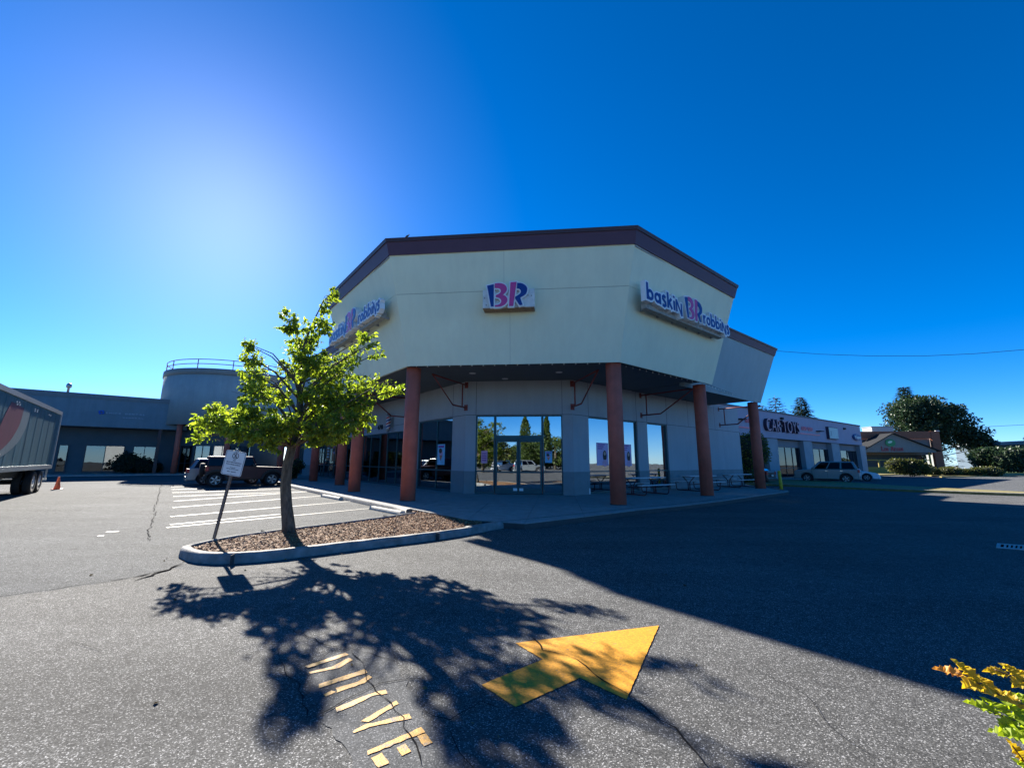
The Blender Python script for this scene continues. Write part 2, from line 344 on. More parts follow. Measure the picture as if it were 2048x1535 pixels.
# ------------------------------------------------------------ walkway, kerbs, island
AZF, AZR, AZL = 96.1, 50.9, 141.0
WZ = .15
Fm = g(1040, 988.5, WZ)
FF0 = WM(Fm, AZF)
FLw = FF0 @ Vector((on(FF0, 927.5, 985)[0], 0, 0)); FRw = FF0 @ Vector((on(FF0, 1148.5, 985)[0], 0, 0))
FLw.z = FRw.z = 0; FLEN = (FRw - FLw).length
FF, RF, LF = WM(FLw, AZF), WM(FRw, AZR), WM(FLw, AZL)     # wall frames, z = 0 at ground
R_END = 17.2
def xf(px): return (FF @ Vector((on(FF, px, 985)[0], 0, 0)))
# walkway: matched outer (kerb) and inner (wall) points
LC = g(823, 1017, WZ); LK = -dr(AZL)
outer = [LC + LK * (3.0 * i) for i in range(12, 0, -1)]; inner = [FLw + LK * (3.0 * i) for i in range(12, 0, -1)]
outer += [LC, g(935, 1038, WZ), g(1049, 1046, WZ), g(1170, 1032, WZ), g(1280, 1018.5, WZ), g(1369, 1010, WZ), g(1436, 1002, WZ), g(1490, 994.6, WZ), g(1540, 987.5, WZ), g(1578, 982.5, WZ)]
inner += [FLw, xf(1000), xf(1080), FRw] + [FRw + dr(AZR) * t for t in (2.6, 5.2, 7.8, 10.6, 13.6, R_END)]
for p in outer + inner: p.z = 0
walk = tag(MB().prism([(p.x, p.y) for p in outer] + [(p.x, p.y) for p in reversed([q.lerp(o, -.02) for q, o in zip(inner, outer)])], -.05, .132).build('walkway', CONCD), kind='structure')
for i in range(len(outer) - 1):
    for k in range(2):
        q = [outer[i].lerp(inner[i], k * .5), outer[i + 1].lerp(inner[i + 1], k * .5), outer[i + 1].lerp(inner[i + 1], k * .5 + .5), outer[i].lerp(inner[i], k * .5 + .5)]
        c = sum(q, Vector()) / 4; q = [p + (c - p).normalized() * .012 for p in q]
        MB().prism([(p.x, p.y) for p in q], .08, WZ + random.uniform(-.002, .002)).build('concrete_slab', CONC, walk, .006)

def offset_line(P, d):               # mitred offset to the left of travel
    out = []
    for i, p in enumerate(P):
        a = (P[i] - P[i - 1]).normalized() if i else None; b = (P[i + 1] - P[i]).normalized() if i < len(P) - 1 else None
        n = Vector((0, 0, 0))
        for t in (a, b):
            if t is not None: n += Vector((-t.y, t.x, 0))
        n.normalize(); ref = a if a is not None else b; c = n.dot(Vector((-ref.y, ref.x, 0))); out.append(p + n * (d / max(.4, c)))
    return out
def kerb_run(P, width, h, name='kerb', m=None, side=1, parent=None, jag=0.0):
    # P: outer bottom edge on the ground; profile leans in slightly, rounded nose
    prof = [(0, -.05), (0.0, .0), (.012, h * .7), (.03, h * .94), (.06, h), (width, h), (width, -.05)]
    L_ = [offset_line(P, side * d) for d, z in prof]; n = len(P); k = len(prof); V = []
    for i in range(n):
        for j in range(k):
            q = L_[j][i].copy(); q.z = prof[j][1]
            if jag and 0 < j < 5: q += Vector((noise.noise(q * 3.1) * jag, noise.noise(q * 3.7 + Vector((5, 0, 0))) * jag, noise.noise(q * 4.3) * jag * .4))
            V.append(q)
    F = [(i * k + j, i * k + j + 1, (i + 1) * k + j + 1, (i + 1) * k + j) for i in range(n - 1) for j in range(k - 1)]
    F += [tuple(range(k)), tuple((n - 1) * k + j for j in range(k - 1, -1, -1))]
    m_ = MB().add(V, F, None, True); o = m_.build(name, m or KERB, parent)
    return o
kp = [g(x, y) for x, y in ((940, 1068), (968, 1063), (1007, 1056), (1054, 1051), (1132, 1042.5), (1204, 1034), (1280, 1024.5), (1369, 1015.6), (1436, 1007), (1490, 999.6), (1524, 994.5), (1560, 989), (1578, 986))]
kp.append(kp[-1] + Vector((.35, 1.6, 0)))
tag(kerb_run(dens(kp), .17, .155, jag=.012), kind='structure')
o_ = [LC + LK * 36, LC + LK * .02]
for p in o_: p.z = 0
on_ = dr(AZL + 90)
tag(kerb_run([p + on_ * .17 for p in dens(o_, 1.0)], .17, .155, side=1, jag=.01), kind='structure')

# island: rounded bed with kerb, mulch and chips
isl = [(975, 1062), (915, 1074), (800, 1089), (700, 1101), (600, 1114), (520, 1125), (460, 1131), (410, 1131.5), (375, 1127), (357, 1117), (353, 1106), (362, 1097), (385, 1089), (425, 1080), (500, 1070), (560, 1063), (660, 1050), (760, 1038), (822, 1030)]
IP = [g(x, y) for x, y in isl]; 
IB = [g(x, y, .15) for x, y in ((362, 1092), (392, 1082), (430, 1074), (500, 1064), (560, 1057), (660, 1045), (760, 1032.5), (826, 1023))]
IP = IP[:11] + [Vector((p.x, p.y, 0)) for p in IB]
ring = dens(IP, .22)
ring = smooth(ring, 4)
tag(kerb_run(ring, .14, .15, side=-1, jag=.028), kind='structure')
for i in range(6, len(ring) - 4, 13):       # formed joints across the island kerb
    d = (ring[i + 1] - ring[i - 1]).normalized(); M = WM(ring[i], math.degrees(math.atan2(d.x, d.y)))
    MB().box((-.003, -.006, -.02), (.003, .142, .1525), M).build('kerb_joint', CONCD, lot)
MULCH = mat('bark_mulch', (.15, .085, .045), .95, .55, 30, .9, 60)
inn = offset_line(ring, -.13)
cx = sum(inn, Vector()) / len(inn)
bedpoly = [(p.x, p.y) for p in inn] + [(outer[12].x + .05, outer[12].y - .1), (outer[13].x, outer[13].y), (outer[13].x + .35, outer[13].y - .12)]
bed = tag(MB().prism(bedpoly, -.02, .11).build('planting_bed', MULCH), kind='structure')
def inpoly(x, y, P):
    r = False; j = len(P) - 1
    for i in range(len(P)):
        if (P[i][1] > y) != (P[j][1] > y) and x < (P[j][0] - P[i][0]) * (y - P[i][1]) / (P[j][1] - P[i][1]) + P[i][0]: r = not r
        j = i
    return r
chm = [mat('chip_tan', (.40, .23, .11), .8, .25, 40), mat('chip_red', (.19, .085, .045), .85, .3, 40), mat('chip_grey', (.24, .17, .11), .85, .25, 40)]
x0, x1 = min(p[0] for p in bedpoly), max(p[0] for p in bedpoly); y0, y1 = min(p[1] for p in bedpoly), max(p[1] for p in bedpoly)
for k, (mm, n) in enumerate(zip(chm, (3600, 6500, 3600))):
    mb = MB(); c = 0
    while c < n:
        x, y = random.uniform(x0, x1), random.uniform(y0, y1)
        if not inpoly(x, y, bedpoly): continue
        l, ww, h = random.uniform(.010, .032), random.uniform(.005, .012), random.uniform(.003, .008)
        M = T(x, y, .112 + random.uniform(0, .022)) @ RZ(random.uniform(0, PI)) @ Matrix.Rotation(random.uniform(-.5, .5), 4, 'Y') @ Matrix.Rotation(random.uniform(-.5, .5), 4, 'X')
        mb.add([(-l, -ww, 0), (l, -ww * .6, 0), (l * .8, ww, h), (-l * .9, ww * .7, h)], [(0, 1, 2, 3)], M); c += 1
    tag(mb.build('bark_chips', mm, bed), kind='stuff')

# parking bay lines (parts of the lot), running square to the left wall
RD = dr(AZR)
ln = []
for (xa, ya, xb, yb) in ((333, 1055, 745, 1016), (341, 1033, 706, 1002), (345, 1015, 660, 990), (348, 1002, 625, 982)):
    a, b = g(xa, ya), g(xb, yb); ln.append((a, b))
base = ln[0]
for k in range(9):
    if k < len(ln): a, b = ln[k]
    else:
        s = -dr(AZL) * 2.72; a = ln[3][0] + s * (k - 3); b = a + RD * 5.6
    d = (b - a).normalized(); nn = Vector((-d.y, d.x, 0)) * .05
    # end the line at the kerb
    MB().sheet([a - nn, b - nn, b + nn, a + nn], .008).build('bay_line', WLINE, lot)
a = g(340, 1049); b = g(560, 1028); d = (b - a).normalized(); nn = Vector((-d.y, d.x, 0)) * .05
MB().sheet([a - nn, b - nn, b + nn, a + nn], .008).build('bay_line', WLINE, lot)
for (xa, ya, xb, yb) in ((212, 1064, 238, 1062.5), (195, 1072, 208, 1071)):
    a, b = g(xa, ya), g(xb, yb); d = (b - a).normalized(); nn = Vector((-d.y, d.x, 0)) * .045
    MB().sheet([a - nn, b - nn, b + nn * .6, a + nn], .008).build('bay_line', WLINE, lot)
WSTOP = mat('wheel_stop_concrete', (.42, .40, .35), .8, .2, 8, .4, 80)
def wheel_stop(pa, pb, label):
    a, b = g(*pa), g(*pb); d = (b - a).normalized(); ln_ = (b - a).length; az = math.degrees(math.atan2(d.x, d.y)); M = WM(a, az)
    prof = [(-.09, 0), (.09, 0), (.08, .06), (.055, .11), (-.055, .11), (-.08, .06)]
    V = [(x, p, z) for x in (0, ln_) for p, z in prof]; n = 6
    mb = MB().add(V, [tuple(range(n)), tuple(range(2 * n - 1, n - 1, -1))] + [(i, (i + 1) % n, n + (i + 1) % n, n + i) for i in range(n)], M)
    o = mb.build('wheel_stop', WSTOP, None, .015); tag(o, label, 'wheel stop', 'concrete wheel stops'); return o
wheel_stop((646, 993), (682, 1000), 'farther grey concrete wheel stop in the bay by the walkway kerb')
wheel_stop((744, 1018), (805, 1030), 'nearer concrete wheel stop beside the planted island')

# verge and beds on the far right
def verge(front, back, name, m, h=.13):
    f = [g(*p) for p in front]; b = [g(*p) for p in back]
    return tag(MB().prism([(p.x, p.y) for p in f] + [(p.x, p.y) for p in reversed(b)], -.03, h).build(name, m), kind='structure')
vf = [(1440, 968), (1540, 971), (1634, 975), (1788, 982), (1937, 988), (2048, 992), (2300, 1003)]
vb = [(1440, 958.5), (1540, 960), (1652, 963.5), (1763, 972), (1847, 977), (2036, 987), (2300, 999)]
verge(vf, vb, 'grass_verge', GRASS)
tag(kerb_run(dens([g(*p) for p in vf], 1.0), .16, .15, side=1), kind='structure')
# ------------------------------------------------------------ corner store building
SOFZ, FB, FT, FLARE = 5.3, 5.1, 9.58, 1.3
A = g(815, 732, FB); B = g(1240, 724, FB)
A.z = B.z = 0
def isect(p, d, q, e):               # 2-D line intersection
    den = d.x * e.y - d.y * e.x; t = ((q.x - p.x) * e.y - (q.y - p.y) * e.x) / den; return p + d * t
nF, nR, nL = dr(AZF + 90), dr(AZR + 90), dr(AZL + 90)
R_M, L_M = 6.85, 6.6                  # lengths of the tall fascia along right and left faces
bot = [A - dr(AZL) * L_M, A.copy(), B.copy(), B + dr(AZR) * R_M]
tA = isect(A + nF * FLARE, dr(AZF), A + nL * FLARE, dr(AZL)); tB = isect(B + nF * FLARE, dr(AZF), B + nR * FLARE, dr(AZR))
def up(p, z): return Vector((p.x, p.y, z))
endx = .42                            # the end edges lean outwards too
top = [bot[0] + nL * FLARE - dr(AZL) * endx, tA, tB, bot[3] + nR * FLARE + dr(AZR) * endx]
store = thing('corner_store', 'cream stucco corner store with flared fascia, maroon parapet and red columns', 'building', (0, 19, 0))
def band(bp, tp, z0, z1, s0, s1, thick, name, m, parent, proud=0.0, bev=0.0):
    # sloped panels between bottom polyline bp (z0) and top polyline tp (z1), from fraction s0 to s1, one per side
    res = []
    nrm = []
    for i in range(len(bp) - 1):
        a, b, c = up(bp[i], z0), up(bp[i + 1], z0), up(tp[i], z1); n = (b - a).cross(c - a).normalized()
        if n.z > 0: n = -n
        nrm.append(n)
    def P(i, s, k, d):               # point of polyline i at fraction s, pushed in by d along panel normal k (mitred)
        p = up(bp[i], z0).lerp(up(tp[i], z1), s)
        ks = [j for j in (i - 1, i) if 0 <= j < len(nrm)]
        if len(ks) == 1: return p - nrm[ks[0]] * d
        n = (nrm[ks[0]] + nrm[ks[1]]).normalized(); return p - n * (d / n.dot(nrm[ks[0]]))
    for i in range(len(bp) - 1):
        lo = [P(i, s0, i, -proud), P(i + 1, s0, i, -proud), P(i + 1, s0, i, thick), P(i, s0, i, thick)]
        hi = [P(i, s1, i, -proud), P(i + 1, s1, i, -proud), P(i + 1, s1, i, thick), P(i, s1, i, thick)]
        res.append(MB().hexa(lo, hi).build(name, m, parent, bev))
    return res
band(bot, top, FB, FT, 0.0, .570, .24, 'fascia_panel', STUC, store)
band(bot, top, FB, FT, .5725, .877, .24, 'fascia_panel', STUC, store)
band(bot, top, FB, FT, .02, .99, .20, 'fascia_backing', CONCD, store, proud=-.03)
band(bot, top, FB, FT, .875, 1.0, .24, 'parapet_band', MAROON, store, proud=.05)
band(bot, top, FB, FT, .978, 1.006, .30, 'parapet_cap', MAROONC, store, proud=.085)
# upper box behind the fascia: roof deck and back walls
inR, inL = -nR, -nL
bk = [bot[3] + inR * 9.5, bot[0] + inL * 9.5]
deck = [top[0] - nL * .3, top[1] - nF * .2, top[2] - nF * .2, top[3] - nR * .3, bk[0], bk[1]]
MB().prism([(p.x, p.y) for p in deck], 8.95, 9.1).build('roof', mat('roof_membrane', (.35, .35, .34), .8), store)
for a, b in ((bot[3] - nR * .3, bk[0]), (bk[0], bk[1]), (bk[1], bot[0] - nL * .3)):
    d = (b - a).normalized(); n = Vector((-d.y, d.x, 0)) * .12
    MB().prism([(q.x, q.y) for q in (a - n, b - n, b + n, a + n)], 5.42, 9.3).build('back_wall', STUC, store)
GROOVE0 = mat('fascia_groove', (.30, .31, .25), .9)
# vertical control joints in the fascia skin
def v_joint(px, s0, s1):
    a0, a1 = up(bot[1], FB), up(bot[2], FB); c0, c1 = up(top[1], FT), up(top[2], FT); t = (px - 815) / (1240 - 815); e = (px - 772) / (1272 - 772)
    lo, hi = a0.lerp(a1, t).lerp(c0.lerp(c1, e), s0), a0.lerp(a1, t).lerp(c0.lerp(c1, e), s1); n = ((a1 - a0).cross(c0 - a0)).normalized(); n = n if n.z < 0 else -n; xh = (a1 - a0).normalized() * .004
    MB().hexa([lo - xh - n * .02, lo + xh - n * .02, lo + xh + n * .002, lo - xh + n * .002], [hi - xh - n * .02, hi + xh - n * .02, hi + xh + n * .002, hi - xh + n * .002]).build('fascia_joint', GROOVE0, store)
v_joint(1014, .58, .87); v_joint(1026, .0, .56)
# lower wings: fascia on right and left, set back
def low_wing(P0, az, x0, x1, end_sign):
    # P0 start point on soffit line, panels from x0 to x1 along az
    n = dr(az + 90); d = dr(az); fl = .95
    a, b = P0 + d * x0, P0 + d * x1; ta, tb = a + n * fl, b + n * fl
    if end_sign > 0: tb = tb + d * .6
    else: ta = ta - d * .6
    band([a, b], [ta, tb], FB, 8.35, 0, .87, .24, 'wing_fascia', STUCW, store)
    band([a, b], [ta, tb], FB, 8.35, .868, 1.0, .24, 'parapet_band', MAROON, store, proud=.045)
    band([a, b], [ta, tb], FB, 8.35, .982, 1.008, .3, 'parapet_cap', MAROONC, store, proud=.08)
    q = [ta - n * .25, tb - n * .25, b - n * 9, a - n * 9]
    MB().prism([(p.x, p.y) for p in q], 7.9, 8.0).build('roof', MATS['roof_membrane'], store)
    e = b if end_sign > 0 else a
    dd = d * (.12 if end_sign > 0 else -.12)
    MB().prism([(p.x, p.y) for p in (e - n * .2, e - n * 9, e - n * 9 - dd, e - n * .2 - dd)], 5.42, 8.1).build('back_wall', STUCW, store)
lwR = g(1521.2, 806, FB); lwR.z = 0
sb = (B - lwR).dot(nR)                # setback from the main fascia line
PR = B - nR * sb; xe = (lwR - PR).dot(dr(AZR))
low_wing(PR, AZR, R_M - .6, xe, 1)
LW = 33.0                             # left wing runs on to the round tower
PL = A - nL * 1.2
low_wing(PL, AZL, -LW, -L_M + .6, -1)

# walls
def wall_run(M, x0, x1, z0, z1, openings, th, m, name='wall'):
    # solid pieces of a wall between openings [(xa, xb, za, zb)] sorted by x
    x = x0
    def pc(a, b, c, d, mm=m, nm=name, pr=0.0):
        if b - a > .01 and d - c > .01: MB().box((a, -pr, c), (b, th, d), M).build(nm, mm, store)
    for (xa, xb, za, zb) in openings:
        pc(x, xa, BZ, z1); pc(x, xa, z0, BZ, BAND, 'base_band', .012)
        pc(xa, xb, zb, z1)
        if za > z0 + .02: pc(xa, xb, z0, za, BAND, 'base_band', .012)
        x = xb
    pc(x, x1, BZ, z1); pc(x, x1, z0, BZ, BAND, 'base_band', .012)
BZ = 1.155
def storefront(M, xs, zs, z0, z1, yoff=.08, th=.11, fw=.055, m=FRAME, gl=GLASS, name='window', parent=None, skip=()):
    # xs: vertical mullion centres (first and last are jambs), zs: inner transom heights
    parent = parent or store
    f = MB(); f.box((xs[0], yoff, z0), (xs[0] + fw, yoff + th, z1), M); f.box((xs[-1] - fw, yoff, z0), (xs[-1], yoff + th, z1), M)
    f.box((xs[0] + fw, yoff, z1 - fw), (xs[-1] - fw, yoff + th, z1), M); f.box((xs[0] + fw, yoff, z0), (xs[-1] - fw, yoff + th, z0 + fw * 1.6), M)
    w_ = f.build(name, m, parent)
    for x in xs[1:-1]: MB().box((x - fw / 2, yoff + .002, z0 + fw * 1.6), (x + fw / 2, yoff + th - .002, z1 - fw), M).build('mullion', m, w_)
    edges = list(xs)
    for i in range(len(xs) - 1):
        a = xs[i] + (fw if i == 0 else fw / 2); b = xs[i + 1] - (fw if i == len(xs) - 2 else fw / 2)
        zz = [z0 + fw * 1.6] + list(zs) + [z1 - fw]
        for z in zs: MB().box((a, yoff + .004, z - fw / 2), (b, yoff + th - .004, z + fw / 2), M).build('transom', m, w_)
        for j in range(len(zz) - 1):
            lo = zz[j] + (fw / 2 if j else 0); hi = zz[j + 1] - (fw / 2 if j < len(zz) - 2 else 0)
            MB().box((a, yoff + .045, lo), (b, yoff + .057, hi), M).build('pane', gl, w_)
    return w_
fx = lambda px, py=900: on(FF, px, py)[0]
ZT = 3.69
# front wall
xa, xb = fx(950.5), fx(1125.5)
wall_run(FF, 0, FLEN, .0, 5.4, [(xa, xb, .15, ZT)], .25, STUCG)
GROOVE = mat('joint_groove', (.10, .11, .115), .9)
def grooves(M, x0, x1, zl, xs, z_hi=5.28, z_lo=ZT):
    MB().box((x0, -.006, zl - .012), (x1, .01, zl + .012), M).build('wall_joint', GROOVE, store)
    for x in xs: MB().box((x - .01, -.0045, zl + .013), (x + .01, .01, z_hi), M).build('wall_joint', GROOVE, store)
grooves(FF, .01, FLEN - .01, ZT + .02, [xa, xb])
# entrance: side lights and transom window, double door
xd0, xd1 = fx(989), fx(1085)
storefront(FF, [xa, xd0], [BZ], .15, ZT)
storefront(FF, [xd1, xb], [BZ], .15, ZT)
tw = MB(); dz = 2.62
storefront(FF, [xd0, xd1], [], dz + .06, ZT, name='transom_window')
hd = MB().box((xd0, .06, dz - .03), (xd1, .2, dz + .06), FF).build('door_header', FRAME, store)
mid = (xd0 + xd1) / 2
for s, (a, b) in enumerate(((xd0 + .03, mid - .008), (mid + .008, xd1 - .03))):
    d = MB(); fw = .085
    for q in (((a, .10, .17), (a + fw, .15, dz - .04)), ((b - fw, .10, .17), (b, .15, dz - .04)), ((a + fw, .10, .17), (b - fw, .15, .42)), ((a + fw, .10, dz - .04 - .11), (b - fw, .15, dz - .04)), ((a + fw, .102, 1.08), (b - fw, .148, 1.15))): d.box(*q, FF)
    door = d.build('door', FRAME, store)
    MB().box((a + fw, .12, .42), (b - fw, .13, 1.08), FF).build('pane', GLASS, door); MB().box((a + fw, .12, 1.15), (b - fw, .13, dz - .15), FF).build('pane', GLASS, door)
    hx = (b - .13) if s == 0 else (a + .13)
    MB().tube([(hx, .10, 1.25), (hx, .04, 1.27), (hx, .04, 1.62), (hx, .10, 1.64)], .014, 8, FF).build('handle', CHROME, door)
    MB().box((hx - .1, .094, .3), (hx + .08, .0995, .42), FF).build('kick_sticker', WHITE, door)
# right wall: narrow windows then blank wall
rx = lambda px, py=900: on(RF, px, py)[0]
w1a, w1b = rx(1178.5), rx(1277); w2a, w2b = rx(1296.5), rx(1337)
wall_run(RF, .0, R_END, 0, 5.4, [(w1a, w1b, .15, ZT), (w2a, w2b, .15, ZT)], .25, STUCG)
storefront(RF, [w1a, rx(1243), w1b], [BZ], .15, ZT); storefront(RF, [w2a, w2b], [BZ], .15, ZT)
grooves(RF, .01, R_END - .01, ZT + .02, [w1a, w1b - .05, w2a, w2b, 10.2, 13.6])
# left wall
lx = lambda px, py=900: on(LF, px, py)[0]
v1a, v1b = lx(834.5), lx(903.5)
g2a, g2b = lx(720, 920), lx(812, 920); g3a, g3b = lx(645, 920), lx(703, 920)
ZT2 = 3.32
LEND = -LW - 4
ops = [(-33.5, -29.5, .15, ZT2), (-26.5, -22.5, .15, ZT2), (g3a, g3b, .15, ZT2), (g2a, g2b, .15, ZT2), (v1a, v1b, .15, ZT)]
wall_run(LF, LEND, 0, 0, 5.4, ops, .25, STUCG)
grooves(LF, LEND, -.01, ZT + .02, [v1b, g2a - .4, g2b + .3, g3a - .3])
storefront(LF, [v1a, lx(870), v1b], [BZ], .15, ZT, gl=GLASSD)
def divs(a, b, n): return [a + (b - a) * i / n for i in range(n + 1)]
storefront(LF, [g2a] + [lx(p, 920) for p in (737, 755, 770, 789)] + [g2b], [1.2], .15, ZT2, gl=GLASSD)
storefront(LF, divs(g3a, g3b, 5), [1.2], .15, ZT2, gl=GLASSD)
storefront(LF, divs(-26.5, -22.5, 4), [1.2], .15, ZT2, gl=GLASSD)
storefront(LF, divs(-33.5, -29.5, 4), [1.2], .15, ZT2, gl=GLASS)
# interior seen through the glass
room = [FLw + dr(AZL) * -34 - nL * .4, FLw + (-nL - nF) * .3, FRw + (-nR - nF) * .3, FRw + dr(AZR) * (R_END - .4) - nR * .4]
MB().sheet([(p.x, p.y) for p in (room[0], room[1], room[2], room[3], room[3] - nR * 7, room[0] - nL * 7)], .155).build('interior_floor', INTERF, store)
for M, a, b in ((LF, LEND + .5, -3.2), (RF, 3.2, R_END - .5)): MB().box((a, 6.5, .16), (b, 6.6, 5.2), M).build('interior_wall', INTER, store)
cm = mat('counter_pink', (.35, .10, .20), .5)
MB().box((-1, 5.2, .16), (FLEN + 1, 5.9, 1.25), FF).build('counter', cm, store)
MB().box((-2, 7.4, .16), (FLEN + 2, 7.5, 5.2), FF).build('interior_wall', INTER, store)
MB().box((-4.2, 2.2, 2.05), (-3.0, 2.3, 2.3), LF).build('menu_board', cm, store)
# soffit
sof = [bot[0] - nL * .05, A - (nF + nL).normalized() * .05, B - (nF + nR).normalized() * .05, bot[3] - nR * .05, bot[3] - nR * 5.2, FRw - nR * .3 + dr(AZR) * .2, FLw - nL * .3 - dr(AZL) * .2, bot[0] - nL * 5.2]
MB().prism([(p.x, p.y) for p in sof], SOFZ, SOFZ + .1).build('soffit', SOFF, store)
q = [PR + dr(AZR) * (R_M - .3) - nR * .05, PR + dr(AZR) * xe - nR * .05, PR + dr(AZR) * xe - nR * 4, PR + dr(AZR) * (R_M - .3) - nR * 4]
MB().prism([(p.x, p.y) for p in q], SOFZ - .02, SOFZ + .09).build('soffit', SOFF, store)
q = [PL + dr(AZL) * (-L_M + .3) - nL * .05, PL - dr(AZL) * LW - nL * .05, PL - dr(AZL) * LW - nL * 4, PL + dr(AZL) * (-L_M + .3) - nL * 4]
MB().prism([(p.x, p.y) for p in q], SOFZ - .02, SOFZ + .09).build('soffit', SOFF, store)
# recessed lights in the soffit
for px, py in ((945, 746), (1118, 744), (1010, 757)):
    p = g(px, py, SOFZ); MB().lathe([(.14, -.012), (.15, 0), (.10, .004)], 16, T(p.x, p.y, SOFZ)).build('downlight', WHITED, store)
# columns
def column(p, r=.275):
    MB().lathe([(r, .10), (r, FB + .03)], 28, T(p.x, p.y, 0)).build('column', COLM, store)
    MB().lathe([(r + .014, WZ - .02), (r + .012, WZ + .018), (r - .01, WZ + .024)], 28, T(p.x, p.y, 0)).build('column_base_seal', CONCD, store)
for (px, py) in ((815, 1003), (1237.3, 1011.2), (1414.7, 992), (1521.7, 977)):
    p = g(px, py, WZ); d = Vector((p.x, p.y, 0)).normalized(); column(p + d * .42)
cA = g(815, 1003, WZ)
for t in (5.9, 11.8, 17.7, 23.6, 29.5):
    p = g(815, 1003, WZ) + Vector((0, .27, 0)); q = p - dr(AZL) * t - nL * (1.15 if t > 7 else .0); column(q)
# steel awning brackets
def bracket(P, d, s1=3.0, sk=1.15, zt=5.12, zb=4.05):
    M = Matrix(((d.x, -d.y, 0, P.x), (d.y, d.x, 0, P.y), (0, 0, 1, 0), (0, 0, 0, 1))); b = MB(); r = .035
    def bar(a, c):
        a, c = Vector((a[0], 0, a[1])), Vector((c[0], 0, c[1])); b.tube([a, c], r, 4, M)
    bar((0, zt), (s1, zt)); bar((0, zb), (sk, zb)); bar((sk, zb), (s1, zt)); bar((.35, zb), (.35, zt))
    b.box((-.005, -.09, zt - .14), (.012, .09, zt + .14), M); b.box((-.005, -.09, zb - .14), (.012, .09, zb + .14), M)
    return b.build('awning_bracket', BRKT, store)
def toward(P, px, py):                # horizontal direction from P to the point under a soffit pixel
    q = g(px, py, 5.12); v = Vector((q.x - P.x, q.y - P.y, 0)); return v.normalized(), v.length
for P, px, py in ((FLw, 865, 748), (FRw, 1196.5, 739.5)):
    d, l = toward(P, px, py); bracket(P, d, min(max(l, 2.2), 3.6))
for M, xx in ((RF, rx(1281, 800)), (RF, rx(1438, 830)), (LF, lx(822, 812)), (LF, lx(700, 840)), (LF, lx(640, 850))):
    P = M @ Vector((xx, 0, 0)); d = -(M.to_3x3() @ Vector((0, 1, 0))); bracket(P, d, 3.0 if M is RF and xx < 8 else 2.6)
# small round hose bibs / corner guard seen by the wall base
MB().box((w1a - .09, -.03, .16), (w1a - .03, -.012, .42), RF).build('outlet_cover', WHITE, store)
# string of little bulbs along the inside of the fascia
st = thing('string_lights', 'string of small clear bulbs along the inner edge of the canopy', 'string lights', (B.x, B.y, SOFZ - .05))
BULB = mat('bulb_glass', (.75, .75, .7), .2)
wire = MB(); bl = MB(); pts = []
ci = [A - nF * .45 - nL * .2, B - nF * .45 - nR * .3, bot[3] - nR * .45, PR + dr(AZR) * (xe - .3) - nR * .4]
for a, b in zip(ci, ci[1:]):
    n = int((b - a).length / .42)
    for i in range(n + 1):
        p = a.lerp(b, i / n); pts.append(up(p, SOFZ - .03 - .02 * math.sin(i * PI)))
        bl.lathe([(.004, -.085), (.022, -.07), (.026, -.05), (.014, -.02), (.012, 0)], 8, T(p.x, p.y, SOFZ - .035))
wire.tube(pts, .008, 5).build('wire', BLACK, st); tag(bl.build('bulbs', BULB, st), kind='stuff')
# ------------------------------------------------------------ left strip: round tower and long wing
TOWC = dr(-33.4) * 62.0; TR = 7.3
TOWW = mat('tower_stucco', (.27, .32, .33), .85, .07, 1.2, .2, 100, runs=.14)
STRW = mat('strip_stucco', (.16, .22, .25), .85, .07, 1.2, .2, 100, runs=.14)
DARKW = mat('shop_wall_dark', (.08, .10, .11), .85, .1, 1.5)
ztop, zsof = 11.3, 5.25
tower = thing('round_tower', 'pale grey round tower with curved red roof railing beside the low wing', 'building', (TOWC.x, TOWC.y, 0))
def arc(r, a0, a1, n): return [Vector((TOWC.x + r * math.sin(rad(a0 + (a1 - a0) * i / n)), TOWC.y + r * math.cos(rad(a0 + (a1 - a0) * i / n)), 0)) for i in range(n + 1)]
MB().lathe([(TR, zsof), (TR, ztop)], 72, T(TOWC.x, TOWC.y, 0)).build('drum', TOWW, tower)
MB().lathe([(TR + .03, ztop - .62), (TR + .1, ztop - .6), (TR + .1, ztop + .03), (TR - .2, ztop + .06), (TR - .25, ztop - .3), (.1, ztop - .3)], 72, T(TOWC.x, TOWC.y, 0)).build('parapet_band', mat('tower_band', (.17, .19, .19), .7), tower)
MB().lathe([(TR - 1.9, .1), (TR - 1.9, zsof)], 48, T(TOWC.x, TOWC.y, 0)).build('lower_wall', DARKW, tower)
RAILM = mat('rail_red', (.22, .06, .05), .5, .1, 5)
for z in (.55, 1.05):
    MB().tube([up(p, ztop + z) for p in arc(TR - .12, 60, 300, 60)], .045, 6).build('rail', RAILM, tower)
for k in range(9):
    p = arc(TR - .12, 70 + k * 27.5, 70 + k * 27.5, 1)[0]; MB().tube([up(p, ztop + .02), up(p, ztop + 1.08)], .045, 6).build('rail_post', RAILM, tower)
# curved shop front under the drum
for k in range(7):
    a = 125 + k * 20; p0, p1 = arc(TR - 1.87, a + 1.5, a + 18.5, 1); d = p1 - p0; az = math.degrees(math.atan2(-d.x, -d.y)); M = WM(p1, az); L_ = d.length
    storefront(M, [0, L_ / 2, L_], [1.2], .15, 3.1, yoff=-.08, th=.08, m=FRAMED, gl=GLASSD, parent=tower)
for a in (150, 190, 235):
    p = arc(TR - .35, a, a, 1)[0]; MB().lathe([(.26, .1), (.26, zsof + .02)], 20, T(p.x, p.y, 0)).build('column', COLM, tower)
MB().lathe([(TR - .02, zsof), (.2, zsof + .02)], 48, T(TOWC.x, TOWC.y, 0)).build('soffit', SOFF, tower)

